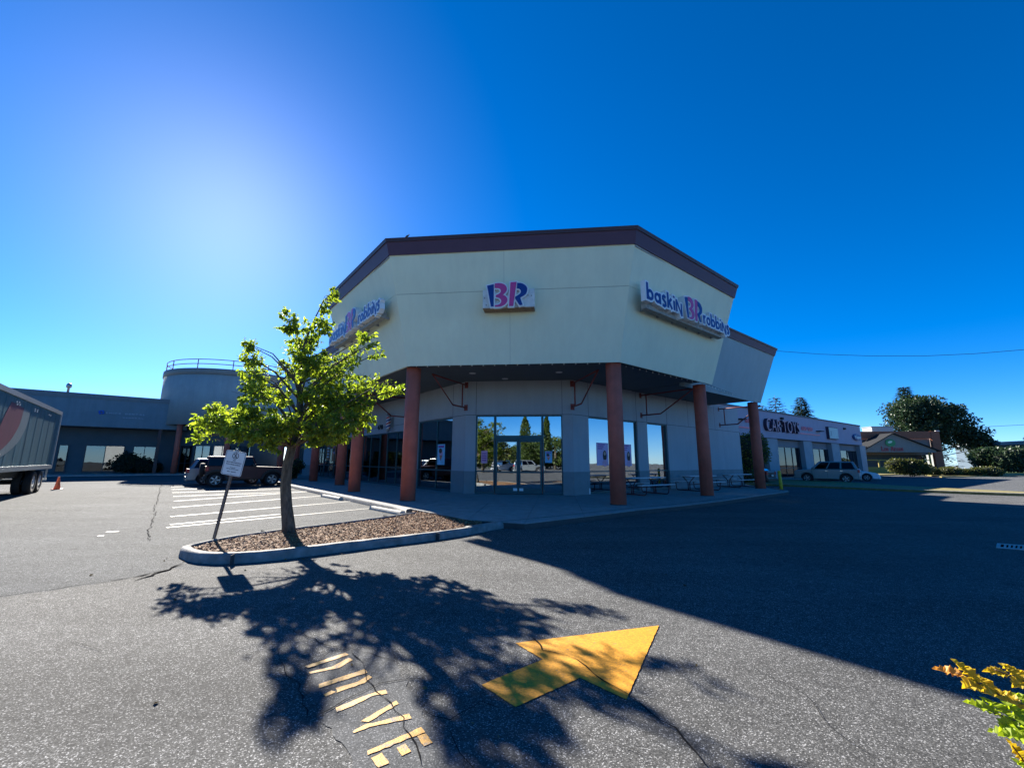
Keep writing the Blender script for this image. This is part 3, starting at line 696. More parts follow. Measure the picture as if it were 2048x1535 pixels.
# wing running left from the tower, parallel to the right wall direction
WS = TOWC - dr(AZR) * 4.6 + dr(AZR + 90) * 3.4
WS.z = 0
P_r = WS; SM = WM(P_r, AZR); SL = 44.0        # local x from -SL to 0
wing = thing('strip_wing', 'low blue grey shop wing behind the trailer with small blue sign', 'building', (P_r.x, P_r.y, 0))
MB().box((-SL, 0, 4.75), (0, 6, 7.85), SM).build('fascia', STRW, wing)
MB().box((-SL, -.06, 7.45), (0, 6, 7.95), SM).build('parapet_band', mat('strip_band', (.15, .17, .18), .7), wing)
MB().box((-SL, 2.2, .1), (0, 2.4, 4.75), SM).build('wall', DARKW, wing)
MB().box((-SL, 0.05, 4.70), (0, 2.3, 4.75), SM).build('soffit', SOFF, wing)
MB().box((-SL, -.3, -.02), (0, 2.3, .14), SM).build('step', CONC, wing)
SMi = SM @ T(0, 2.2, 0)
for (pa, pb) in ((112, 132), (166, 245), (262, 308)):
    a, b = on(SM, pa, 925, 2.2)[0], on(SM, pb, 925, 2.2)[0]
    n = 2 if pb - pa > 30 else 1
    storefront(SMi, divs(a, b, n), [], .3, 2.95, yoff=-.12, th=.1, m=FRAMED, gl=glass_mat('wing_glass', .07, (.2, .24, .25)) if 'wing_glass' not in MATS else MATS['wing_glass'], parent=wing)
for pa in (318, 360): 
    a = on(SM, 300, 925, 2.2)[0]
MB().box((on(SM, 311, 900, .3)[0], .1, .1), (on(SM, 318, 900, .3)[0], .6, 4.7), SM).build('column', mat('dark_column', (.12, .06, .05), .7), wing)
# illuminated-letter style sign: blue swirl and small letters
sg = thing('shop_sign', 'small blue swirl sign with tiny pale letters on the low wing', 'sign', SM @ Vector((-8, -.1, 6.2)))
x0, z0 = on(SM, 200, 824); MBL = mat('sign_blue', (.03, .13, .55), .4)
sc = (on(SM, 300, 824)[0] - x0) / 100
m_ = MB()
for k in range(4):
    a0 = k * PI / 2 + .4; m_.tube([(x0 + (3 * sc) + 5 * sc * math.cos(a0 + t * .9) * (1 - .12 * t), -.09, z0 + 4.2 * sc * math.sin(a0 + t * .9) * (1 - .12 * t)) for t in (0, .6, 1.2, 1.7)], [1.6 * sc, 2.4 * sc, 2.0 * sc, .5 * sc], 6, SM)
m_.build('swirl', MBL, sg)
def text_mesh(ch, size, ext=.01, off=0.0, bev=0.0):
    c = bpy.data.curves.new('t', 'FONT'); c.body = ch; c.size = size; c.extrude = ext; c.offset = off; c.fill_mode = 'BOTH'; c.bevel_depth = bev; c.resolution_u = 4
    o = bpy.data.objects.new('t', c); COL.objects.link(o); bpy.context.view_layer.update()
    m = bpy.data.meshes.new_from_object(o.evaluated_get(bpy.context.evaluated_depsgraph_get())); bpy.data.objects.remove(o); bpy.data.curves.remove(c); return m
def letters(txt, M, x, z, size, mtl, parent, ext=.02, off=0.0, gap=.12, name='letter', fit=None, yl=-.06, scale_x=1.0, back=None, boff=0.0, bext=.0, byl=0.0, bdx=0.0):
    # one object per letter, on plane y = yl of frame M; returns end x
    ms = [(c, None if c == ' ' else text_mesh(c, size, ext, off), None if (c == ' ' or not back) else text_mesh(c, size, bext, boff)) for c in txt]
    wd = []
    for c, m, _ in ms:
        if m is None: wd.append((0, size * .35)); continue
        xs = [v.co.x for v in m.vertices]; wd.append((min(xs), max(xs) - min(xs)))
    tot = sum(q[1] for q in wd) + gap * size * (len(wd) - 1)
    k = (fit / tot) if fit else scale_x
    R_ = Matrix(((1, 0, 0, 0), (0, 0, -1, 0), (0, 1, 0, 0), (0, 0, 0, 1)))     # text xy -> facade xz
    for (c, m, b), (mn, ww) in zip(ms, wd):
        if m is not None:
            m.materials.clear()
            m.transform(M @ T(x, yl, z) @ R_ @ Matrix.Diagonal((k, 1, 1, 1)) @ T(-mn, 0, 0)); lo = put(name, m, mtl, parent)
            if b is not None: b.materials.clear(); b.transform(M @ T(x + bdx, byl, z) @ R_ @ Matrix.Diagonal((k, 1, 1, 1)) @ T(-mn, 0, 0)); put('letter_backing', b, back, parent)
        x += (ww + gap * size) * k
    return x
PALE = mat('sign_pale', (.55, .65, .75), .5)
letters('EMICK DENTAL', SM, x0 + 12 * sc, z0 - 2.5 * sc, 4.6 * sc, PALE, sg, .02, 0, .35, fit=78 * sc)
letters('GENERAL', SM, x0 + 46 * sc, z0 - 12 * sc, 2.8 * sc, PALE, sg, .02, 0, .35, fit=42 * sc)
# roof vent pipe
p = SM @ Vector((on(SM, 132, 790)[0], .6, 7.9)); vp = MB().lathe([(.10, 0), (.10, .5), (.2, .55), (.22, .75), (.14, .95), (.05, 1.0)], 12, T(p.x, p.y, 7.9)).build('roof_vent', STEEL); tag(vp, 'small roof vent pipe with a cap on the low wing', 'vent')
# walkway in front of that wing
q = [SM @ Vector((x, y, 0)) for x, y in ((-SL, -.3), (6, -.3), (6, -2.4), (-SL, -2.4))]
tag(MB().prism([(v.x, v.y) for v in q], -.03, .13).build('walkway', CONC), kind='structure')
# ------------------------------------------------------------ car audio shop on the right
ca, cb = Vector((23.1, 39.2, 0)), Vector((46.2, 55.9, 0)); dd = (cb - ca).normalized(); AZC = math.degrees(math.atan2(dd.x, dd.y))
CM = WM(ca, AZC); CL = (cb - ca).length; C0 = -13.5
CTW = mat('shop_stucco_grey', (.35, .32, .40), .85, .06, 1.2, .2, 100)
CTP = mat('shop_pilaster', (.30, .31, .33), .85, .08, 1.2)
shop = thing('audio_shop', 'long grey flat roofed shop with dark pink edged capital letters on its fascia', 'building', (ca.x, ca.y, 0))
MB().box((C0, 0, 3.95), (CL, 8, 6.5), CM).build('fascia', CTW, shop)
MB().box((C0, -.07, 6.42), (CL + .05, 8, 6.56), CM).build('roof_cap', mat('cap_dark', (.09, .09, .10), .6), shop)
MB().box((C0, .62, 0.0), (CL, .8, 3.95), CM).build('wall', mat('shop_wall', (.2, .2, .22), .85), shop)
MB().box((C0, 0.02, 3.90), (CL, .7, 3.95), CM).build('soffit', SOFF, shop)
cx_ = lambda px, py=910, yl=0.0: on(CM, px, py, yl)[0]
for (pa, pb) in ((1537, 1556), (1610, 1625), (1666, 1680), (1722, 1732)):
    a, b = cx_(pa, 920, .2), cx_(pb, 920, .2)
    hx = MB().hexa([CM @ Vector(v) for v in ((a, .1, 0), (b, .1, 0), (b, .62, 0), (a, .62, 0))], [CM @ Vector(v) for v in ((a - .15, .1, 3.9), (b + .1, .1, 3.9), (b + .1, .62, 3.9), (a - .15, .62, 3.9))]).build('pilaster', CTP, shop)
CMi = CM @ T(0, .62, 0); SHGL = glass_mat('shop_glass', .02, (.10, .11, .12), .01, 1.35)
for (pa, pb, n) in ((1525, 1538, 1), (1558, 1612, 4), (1628, 1667, 3), (1683, 1720, 3)):
    a, b = cx_(pa, 920, .5), cx_(pb, 920, .5)
    storefront(CMi, divs(a, b, n), [1.1], .12, 3.2, yoff=-.12, th=.1, m=FRAMED, gl=SHGL, parent=shop)
PINKED = mat('letter_pink_edge', (.50, .27, .33), .5); LETD = mat('letter_dark', (.05, .03, .06), .5)
ctl = thing('letter_sign', 'large serif capitals reading CAR TOYS on the grey shop fascia', 'sign', CM @ Vector((5, -.2, 5.2)))
xa_, za_ = on(CM, 1529, 868); xb_, zb_ = on(CM, 1595, 877)
hh = 1.25
xe_ = letters('CAR\u00b7TOYS', CM, xa_, 4.58, hh * 1.36, PINKED, ctl, .006, -.022, .16, fit=xb_ - xa_, yl=-.30, back=LETD, boff=.004, bext=.14, byl=-.155, bdx=-.05)  # dark backing copies shifted left paint the shadow beside each letter face
# serifs on the straight letters
NEON = mat('neon_pink', (.75, .12, .18), .4)
wsig = thing('red_script_sign', 'small red lettering above a red underline right of the large capitals', 'sign', CM @ Vector((13, -.1, 5.1)))
xa2 = cx_(1602, 860); xb2 = cx_(1624, 862)
letters('AUDIO VIDEO', CM, xa2, 5.05, .55, NEON, wsig, .02, .01, .06, fit=xb2 - xa2)
MB().box((cx_(1599, 868), -.08, 4.62), (cx_(1639, 872), .0, 4.72), CM).build('underline', NEON, wsig)
wsl = thing('red_script_sign', 'red underline and lettering left of the large capitals, partly behind a column', 'sign', CM @ Vector((-5, -.1, 5.1)))
MB().box((cx_(1458, 852), -.08, 4.62), (cx_(1512, 860), .0, 4.74), CM).build('underline', NEON, wsl)
letters('WINDOW TINT', CM, cx_(1489, 845), 5.15, .5, NEON, wsl, .02, .01, .06, fit=cx_(1515, 848) - cx_(1489, 845))
# box sign and cloud sign
bs = thing('box_sign', 'pale square box sign on the grey shop fascia', 'sign', CM @ Vector((17, -.2, 5)))
a, b = cx_(1652.5, 868), cx_(1671, 870); MB().box((a, -.28, 4.35), (b, 0, 5.75), CM).build('cabinet', LETD, bs); MB().box((a + .08, -.30, 4.43), (b - .05, -.281, 5.67), CM).build('face', mat('box_face', (.42, .52, .50), .5), bs)
letters('7', CM, a + .5, 4.75, .8, mat('box_ink', (.25, .33, .33), .6), bs, .006, 0, .1, yl=-.31)
cs = thing('cloud_sign', 'small blue and white oval sign near the end of the grey shop', 'sign', CM @ Vector((22, -.2, 5)))
a, b = cx_(1704, 874), cx_(1719, 876); cpx = (a + b) / 2
MB().lathe([(.98, 0), (1.0, .03), (1.0, .2), (.9, .22)], 24, CM @ T(cpx, -.002, 4.9) @ Matrix.Rotation(PI / 2, 4, 'X') @ Matrix.Diagonal(((b - a) / 2, .42, 1, 1))).build('oval', mat('cloud_blue', (.03, .08, .22), .5), cs)
letters('Vapor', CM, a + .1, 4.72, .55, WHITE, cs, .02, .01, .06, fit=(b - a) * .85, yl=-.26)
for px, py in ((1561.5, 836.5), (1687, 857)): 
    x, z = on(CM, px, py); MB().box((x - .18, -.22, z - .1), (x + .18, 0, z + .1), CM).build('flood_light', DARK, shop)
for px, py in ((1477, 838), (1635, 862)):
    x, z = on(CM, px, py); MB().box((x - .5, -.5, z - .05), (x + .5, 0, z + .03), CM).build('lamp_arm', DARK, shop)
tag(MB().prism([((CM @ Vector(v)).x, (CM @ Vector(v)).y) for v in ((C0, 1.2, 0), (C0, -1.6, 0), (CL, -1.6, 0), (CL, 1.2, 0))], -.03, .12).build('walkway', CONC), kind='structure')

# ------------------------------------------------------------ brick restaurant
BRICK = mat('red_brick', (.30, .10, .055), .85, .2, 9, .3, 40)
SHING = mat('grey_shingle', (.20, .17, .15), .9, .15, 6, .3, 60)
GABW = mat('gable_board', (.19, .20, .19), .85, .1, 4)
rc = at(1878, 862, 68); RZt = rc.z
RM = WM((rc.x, rc.y, 0), 97.0)        # front face frame, corner at x = 0
rest = thing('brick_restaurant', 'brick restaurant with a grey gable entrance and round green sign', 'building', (rc.x, rc.y, 0))
rxx = lambda px, py=900, yl=0.0: on(RM, px, py, yl)
x_l = rxx(1722)[0]
MB().box((x_l, .05, RZt - 1.15), (-.02, .4, RZt), RM).build('brick_band', BRICK, rest)
MB().box((rxx(1868)[0], 0.0, .1), (0, .45, RZt + .02), RM).build('brick_pier', BRICK, rest)
MB().box((x_l, .5, 3.0), (rxx(1868)[0], .6, RZt - 1.15), RM).build('mansard', SHING, rest)
MB().box((x_l, 2.6, .1), (rxx(1868)[0], 2.8, 3.6), RM).build('wall', DARKW, rest)
MB().box((x_l, .3, 3.3), (rxx(1868)[0], 2.7, 3.6), RM).build('soffit', SOFF, rest)
# gable
ap = rxx(1783, 867, -3.0); gl_ = rxx(1729, 898, -3.0); gr_ = rxx(1872, 899, -3.0)
gz = rxx(1800, 904, -3.0)[1]
gpoly = [(gl_[0], gz), (gr_[0], gz), (gr_[0], gr_[1]), (ap[0], ap[1]), (gl_[0], gl_[1])]
XZ = RM @ Matrix(((1, 0, 0, 0), (0, 0, -1, 0), (0, 1, 0, 0), (0, 0, 0, 1)))
MB().prism(gpoly, 2.8, 3.0, XZ).build('gable', GABW, rest)
for (a, b) in (((gl_[0] - .4, gl_[1] - .25), ap), (ap, (gr_[0] + .4, gr_[1] - .25))):
    dx, dz_ = b[0] - a[0], b[1] - a[1]; l = math.hypot(dx, dz_); nx, nz = -dz_ / l * .12, dx / l * .12
    MB().prism([(a[0], a[1]), (b[0], b[1]), (b[0] + nx, b[1] + nz), (a[0] + nx, a[1] + nz)], -2.6, 3.35, XZ).build('gable_roof', mat('gable_roof', (.03, .032, .035), .95, spec=.05), rest)
# side wall to the right
RS = WM((rc.x, rc.y, 0), 40.0); SLn = 17.0
for z in range(2): pass
MB().box((0.02, .02, 3.2), (SLn, .3, RZt - .9), RS).build('mansard', SHING, rest); MB().box((0.02, .0, RZt - .9), (1.6, .3, RZt), RS).build('brick_band', BRICK, rest)
MB().box((.0, -.06, RZt - .02), (SLn, .4, RZt + .14), RS).build('roof_cap', WHITED, rest)
MB().box((1.6, .03, RZt - .9), (SLn, .3, RZt - .02), RS).build('mansard', SHING, rest)
MB().box((0, .5, .1), (SLn, .7, 3.3), RS).build('wall', GABW, rest)
for k in range(5):
    a = 1.4 + k * 3.1; storefront(RS @ T(0, .5, 0), [a, a + 1.2, a + 2.3], [], .6, 2.9, yoff=-.1, th=.1, m=FRAMED, gl=GLASSD, parent=rest)
MB().box((2.0, -.04, 4.4), (3.4, .02, 6.2), RS).build('poster_panel', DARK, rest); MB().box((1.2, -.05, 4.7), (1.9, .0, 5.9), RS).build('notice', WHITE, rest)
# patio rail with yellow wall
PATW = mat('patio_yellow', (.30, .24, .06), .8, .15, 3)
a, b = rxx(1733, 930, -2.5)[0], rxx(1862, 930, -2.5)[0]
MB().box((a, -2.6, .0), (b, -2.45, 1.05), RM).build('patio_wall', PATW, rest)
MB().box((a, -2.58, 2.05), (b, -2.47, 2.2), RM).build('patio_rail', PATW, rest)
for k in range(6):
    x = a + (b - a) * k / 5; MB().box((x - .1, -2.6, 1.05), (x + .1, -2.46, 2.05 if k not in (0, 5) else 3.4), RM).build('patio_post', PATW, rest)
gs = thing('restaurant_sign', 'round green sign above red script on the grey gable', 'sign', XZ @ Vector((ap[0], 5, 3.1)))
x, z = rxx(1780, 885, -3.02); sw = (rxx(1790, 885, -3.02)[0] - x)
MB().lathe([(.95, 0), (1, .04), (1, .12)], 28, RM @ T(x, -3.02, z) @ Matrix.Rotation(PI / 2, 4, 'X') @ Matrix.Diagonal((sw, sw * .8, 1, 1))).build('oval', mat('sign_green', (.02, .22, .08), .5), gs)
MB().lathe([(.5, 0), (.55, .03)], 20, RM @ T(x - .1, -3.15, z + .1) @ Matrix.Rotation(PI / 2, 4, 'X') @ Matrix.Rotation(.3, 4, 'Z') @ Matrix.Diagonal((sw * .9, sw * .45, 1, 1))).build('emblem', mat('emblem_pale', (.45, .6, .5), .5), gs)
letters('Los Arcos', RM, rxx(1763, 897, -3.02)[0], z - sw * 1.75, 1.0, mat('script_red', (.32, .04, .06), .5), gs, .02, .02, .05, fit=rxx(1806, 897, -3.02)[0] - rxx(1763, 897, -3.02)[0], yl=-3.06)
# rooftop unit behind and a far grey building
p = at(1765, 862, 90); M = WM((p.x, p.y, 0), 97)
hv = thing('rooftop_unit', 'grey rooftop box behind the gable against the trees', 'rooftop unit', (p.x, p.y, 0))
MB().box((-2.0, 0, 0), (2.2, 3, p.z + .9), M).build('housing', mat('unit_grey', (.30, .32, .34), .7), hv, .05); MB().box((-2.1, -.05, p.z + .9), (2.3, 3.1, p.z + 1.05), M).build('lid', mat('unit_lid', (.22, .24, .26), .6), hv)
p = at(2020, 885, 95); M = WM((p.x, p.y, 0), 100)
fb = thing('far_building', 'blue grey building with gently sloped roof at the far right edge', 'building', (p.x, p.y, 0))
MB().box((-2, 0, 0), (30, 12, p.z - .5), M).build('wall', mat('far_wall', (.08, .12, .16), .8), fb)
MB().hexa([M @ Vector(v) for v in ((-2.6, -.8, p.z - .5), (30, -.8, p.z - .5), (30, 12.5, p.z - .5), (-2.6, 12.5, p.z - .5))], [M @ Vector(v) for v in ((-2.2, -.6, p.z + .2), (30, -.6, p.z + 1.9), (30, 12, p.z + 1.9), (-2.2, 12, p.z + .2))]).build('roof', mat('far_roof', (.22, .25, .27), .7), fb)
for k in range(5): MB().box((2 + k * 4, -.03, 1.2), (4 + k * 4, .0, 3.2), M).build('window', GLASSD, fb)
# beds round the restaurant
def bedpx(pts, name, m, h=.12):
    return tag(MB().prism([(g(x, y).x, g(x, y).y) for x, y in pts], -.03, h).build(name, m), kind='structure')
bedpx([(1756, 951), (1800, 949.5), (1850, 950.5), (1885, 954.5), (1960, 953), (2048, 951), (2048, 947), (1960, 946), (1860, 945), (1756, 947)], 'hedge_bed', GRASS)
bedpx([(1990, 947), (2100, 948), (2200, 941), (1990, 940)], 'lawn', GRASSG)
# ------------------------------------------------------------ ice cream signs on the fascia
def ribbon(mb, pts, w, y0, y1, M, closed=False, cap=0.0):
    P = [Vector((p[0], p[1])) for p in pts]; n = len(P)
    if not closed and cap:
        P[0] = P[0] + (P[0] - P[1]).normalized() * cap; P[-1] = P[-1] + (P[-1] - P[-2]).normalized() * cap
    Lf, Rt = [], []
    for i in range(n):
        a = P[i] - P[i - 1] if (closed or i) else None; b = P[(i + 1) % n] - P[i] if (closed or i < n - 1) else None
        nn = Vector((0, 0))
        for t in (a, b):
            if t is not None: t = t.normalized(); nn += Vector((-t.y, t.x))
        nn.normalize(); r = (a if a is not None else b).normalized(); c = max(.5, nn.dot(Vector((-r.y, r.x))))
        Lf.append(P[i] + nn * w / 2 / c); Rt.append(P[i] - nn * w / 2 / c)
    V = []
    for i in range(n): V += [(Lf[i].x, y0, Lf[i].y), (Rt[i].x, y0, Rt[i].y), (Rt[i].x, y1, Rt[i].y), (Lf[i].x, y1, Lf[i].y)]
    F = []
    for i in range(n if closed else n - 1):
        j = (i + 1) % n
        for k in range(4): F.append((i * 4 + k, i * 4 + (k + 1) % 4, j * 4 + (k + 1) % 4, j * 4 + k))
    if not closed: F += [(0, 3, 2, 1), tuple((n - 1) * 4 + k for k in range(4))]
    mb.add(V, F, M)
def ringpts(cx, cy, r, n=18): return [(cx + r * math.cos(2 * PI * i / n), cy + r * math.sin(2 * PI * i / n)) for i in range(n)]
GLY = {'b': (1.12, [([(.15, 0), (.15, 1.55)], 0), (ringpts(.58, .5, .38), 1)]), 'a': (1.05, [(ringpts(.48, .5, .36), 1), ([(.9, 0), (.9, 1.0)], 0)]),
       's': (.75, [([(.64, .84), (.40, .98), (.18, .86), (.16, .66), (.36, .52), (.56, .40), (.60, .16), (.40, .0), (.08, .06)], 0)]),
       'k': (.92, [([(.15, 0), (.15, 1.5)], 0), ([(.2, .46), (.76, 1.0)], 0), ([(.36, .56), (.82, 0)], 0)]),
       'i': (.32, [([(.15, 0), (.15, .92)], 0), ([(.15, 1.22), (.15, 1.40)], 0)]),
       'N': (1.15, [([(.12, 0), (.12, 1.2)], 0), ([(.16, 1.15), (1.0, -.3)], 0), ([(1.0, -.3), (1.0, .95)], 0)]),
       'r': (.68, [([(.15, 0), (.15, 1.0)], 0), ([(.17, .56), (.34, .86), (.62, .92)], 0)]), 'o': (1.0, [(ringpts(.5, .5, .37), 1)])}
def word(txt, M, x0, z0, xh, fit, parent, yf=-.22, yb=0.0):
    tot = sum(GLY[c][0] for c in txt) + .16 * (len(txt) - 1); kx = fit / tot; x = x0
    for c in txt:
        wd, st = GLY[c]; fm, bm = MB(), MB()
        for q, (pts, cl) in enumerate(st):
            pp = [(x + p[0] * kx, z0 + p[1] * xh) for p in pts]; ww = (.21 if c == 'N' else .28) * (kx + xh) / 2
            ribbon(fm, pp, ww, yf - .012 - q * .001, yf + .004, M, bool(cl)); ribbon(bm, pp, ww + .13, yf - q * .001, yb, M, bool(cl), .065)
            if cl: bm.prism([(p[0], p[1]) for p in pp], -(yf - .0005) - .004, -(yf - .0005), M @ XZF)
        fm.build('letter', BLUE, parent); bm.build('letter_backing', WHITE, parent); x += (wd + .16) * kx
XZF = Matrix(((1, 0, 0, 0), (0, 0, -1, 0), (0, 1, 0, 0), (0, 0, 0, 1)))
def bez(pts, n=6):                    # smooth closed-ish path: catmull through listed points
    out = []
    for i in range(len(pts) - 1):
        p0, p1, p2, p3 = [Vector(pts[max(0, min(len(pts) - 1, k))]) for k in (i - 1, i, i + 1, i + 2)]
        for t in range(n):
            t /= n; out.append(.5 * ((2 * p1) + (p2 - p0) * t + (2 * p0 - 5 * p1 + 4 * p2 - p3) * t * t + (3 * p1 - p0 - 3 * p2 + p3) * t ** 3))
    out.append(Vector(pts[-1])); return [(p.x, p.y) for p in out]
B_ST = [(445, 385), (615, 345), (620, 970), (550, 970)]
B_BW = bez([(640, 330), (770, 322), (890, 370), (945, 460), (940, 545), (900, 605), (850, 650)], 4) + bez([(850, 650), (930, 705), (965, 780), (950, 860), (890, 930), (790, 975), (650, 980)], 4)[1:] + bez([(650, 930), (740, 920), (800, 870), (810, 810), (780, 755), (720, 722), (670, 712)], 4) + bez([(670, 650), (730, 632), (785, 585), (795, 520), (760, 475), (700, 460), (640, 455)], 4)
R_ST = [(1040, 310), (1195, 305), (1110, 970), (1005, 970)]
R_BW = bez([(1210, 335), (1310, 347), (1400, 398), (1455, 475), (1458, 560), (1430, 640), (1370, 700), (1285, 745)], 4) + [(1345, 945), (1275, 960), (1155, 765)] + bez([(1160, 715), (1240, 670), (1290, 620), (1300, 560), (1270, 510), (1200, 485)], 4)
def poly_curve(poly, ext, off):
    c = bpy.data.curves.new('c', 'CURVE'); c.dimensions = '2D'; c.fill_mode = 'BOTH'; c.extrude = ext; c.offset = off
    a = sum(poly[i][0] * poly[(i + 1) % len(poly)][1] - poly[(i + 1) % len(poly)][0] * poly[i][1] for i in range(len(poly)))
    if a < 0: poly = poly[::-1]
    s = c.splines.new('POLY'); s.points.add(len(poly) - 1)
    for p, q in zip(s.points, poly): p.co = (q[0], q[1], 0, 1)
    s.use_cyclic_u = True
    o = bpy.data.objects.new('c', c); COL.objects.link(o); bpy.context.view_layer.update()
    m = bpy.data.meshes.new_from_object(o.evaluated_get(bpy.context.evaluated_depsgraph_get())); bpy.data.objects.remove(o); bpy.data.curves.remove(c); return m
def logo(M, x0, z0, wd, ht, parent, yf=-.24, depth=.2):
    kx, kz = wd / 1015, ht / 675
    for k, (pl_, mm) in enumerate(((B_ST, BLUE), (B_BW, PINK), (R_ST, PINK), (R_BW, BLUE))):
        q = [(x0 + (p[0] - 445) * kx, z0 + (980 - p[1]) * kz) for p in pl_]
        m = poly_curve(q, .006, 0); m.transform(M @ T(0, yf - .008 - .001 * k, 0) @ XZF); m.materials.clear(); put('logo_letter', m, mm, parent)
        m = poly_curve(q, depth / 2, -.001 if False else .045); m.transform(M @ T(0, yf + depth / 2 + .0013 * k, 0) @ XZF); m.materials.clear(); put('letter_backing', m, WHITE, parent)
SGR = WM(B + nR * 1.1, AZR); SGF = WM(A + nF * 1.0, AZF); SGL = WM(A + nL * 1.1, AZL)
RACE = mat('raceway', (.30, .29, .26), .8, .3, 6)
def brand_sign(M, xo, label, loc):
    t = thing('shop_sign', label, 'sign', loc)
    # raceway box behind the letters, hung off the leaning fascia on struts
    MB().box((xo + .25, .12, 6.93), (xo + 6.0, .34, 7.16), M).build('raceway', RACE, t)
    for k in range(6): MB().box((xo + .5 + k * 1.05, .34, 6.98), (xo + .58 + k * 1.05, .62, 7.06), M).build('strut', STEEL, t)
    word('baskiN', M, xo + .02, 7.16, .40, 2.36, t, -.06, .12); logo(M, xo + 2.5, 7.04, 1.32, .92, t, -.12, .24); word('robbiNs', M, xo + 4.0, 7.13, .36, 2.3, t, -.06, .12)
    return t
brand_sign(SGR, .06, 'blue and pink ice cream shop sign on the right fascia face', SGR @ Vector((3, 0, 7)))
brand_sign(SGL, -6.45, 'blue and pink ice cream shop sign on the left fascia face, behind the tree', SGL @ Vector((-3, 0, 7)))
t = thing('logo_sign', 'white box sign with blue and pink BR letters over the entrance', 'sign', SGF @ Vector((3.9, 0, 7)))
cab = MB().box((3.01, -.02, 6.91), (4.85, .42, 7.59), SGF).build('cabinet', WHITED, t, .015)
for x, z in ((3.08, 7.28), (3.14, 7.02), (4.62, 7.33), (4.74, 7.32)): MB().lathe([(.018, 0), (.018, .006)], 10, SGF @ T(x, -.02, z) @ Matrix.Rotation(PI / 2, 4, 'X')).build('bolt_hole', BLACK, cab)
logo(SGF, 3.18, 6.9, 1.42, .9, t, -.13, .1)
# rust-stained underside edge
MB().box((3.02, .0, 6.885), (4.84, .4, 6.909), SGF).build('underside', mat('rusty', (.30, .2, .12), .85, .4, 12), t)

# address numbers and barber pole on the left wall
x, z = on(LF, 756, 858.5); e = on(LF, 766, 858)[0]
ad = thing('address_numbers', 'small black address number beside the barber pole', 'number', LF @ Vector((x, 0, z)))
letters('478', LF, x, z - .02, .42, BLACK, ad, .015, .004, .12, fit=e - x, yl=-.03)
x, z = on(LF, 786, 846); bp = thing('barber_pole', 'striped barber pole mounted on the left wall', 'barber pole', LF @ Vector((x, -.25, z - .5)))
Mb = LF @ T(x, -.3, z)
MB().lathe([(.13, -.36), (.13, .36)], 20, Mb).build('glass_tube', WHITE, bp)
sp_r, sp_b = MB(), MB()
for mbx, ph in ((sp_r, 0), (sp_b, PI)):
    V = []; F = []; n = 40
    for i in range(n + 1):
        a = ph + i / n * 4 * PI; zz = -.36 + .72 * i / n
        for dz_ in (-.055, .055): V.append((.1325 * math.cos(a), .1325 * math.sin(a), max(-.36, min(.36, zz + dz_))))
    mbx.add(V, [(2 * i, 2 * i + 1, 2 * i + 3, 2 * i + 2) for i in range(n)], Mb, True)
sp_r.build('red_stripe', mat('stripe_red', (.5, .05, .04), .4), bp); sp_b.build('blue_stripe', mat('stripe_blue', (.03, .06, .25), .4), bp)
for s in (-1, 1): MB().lathe([(.15, 0), (.16, .05 * s), (.13, .14 * s), (.06, .19 * s)] if s > 0 else [(.06, -.19), (.13, -.14), (.16, -.05), (.15, 0)], 20, Mb @ T(0, 0, .36 * s)).build('cap', STEEL, bp)
MB().box((-.06, .1, -.3), (.06, .3, .3), Mb).build('wall_mount', STEEL, bp)

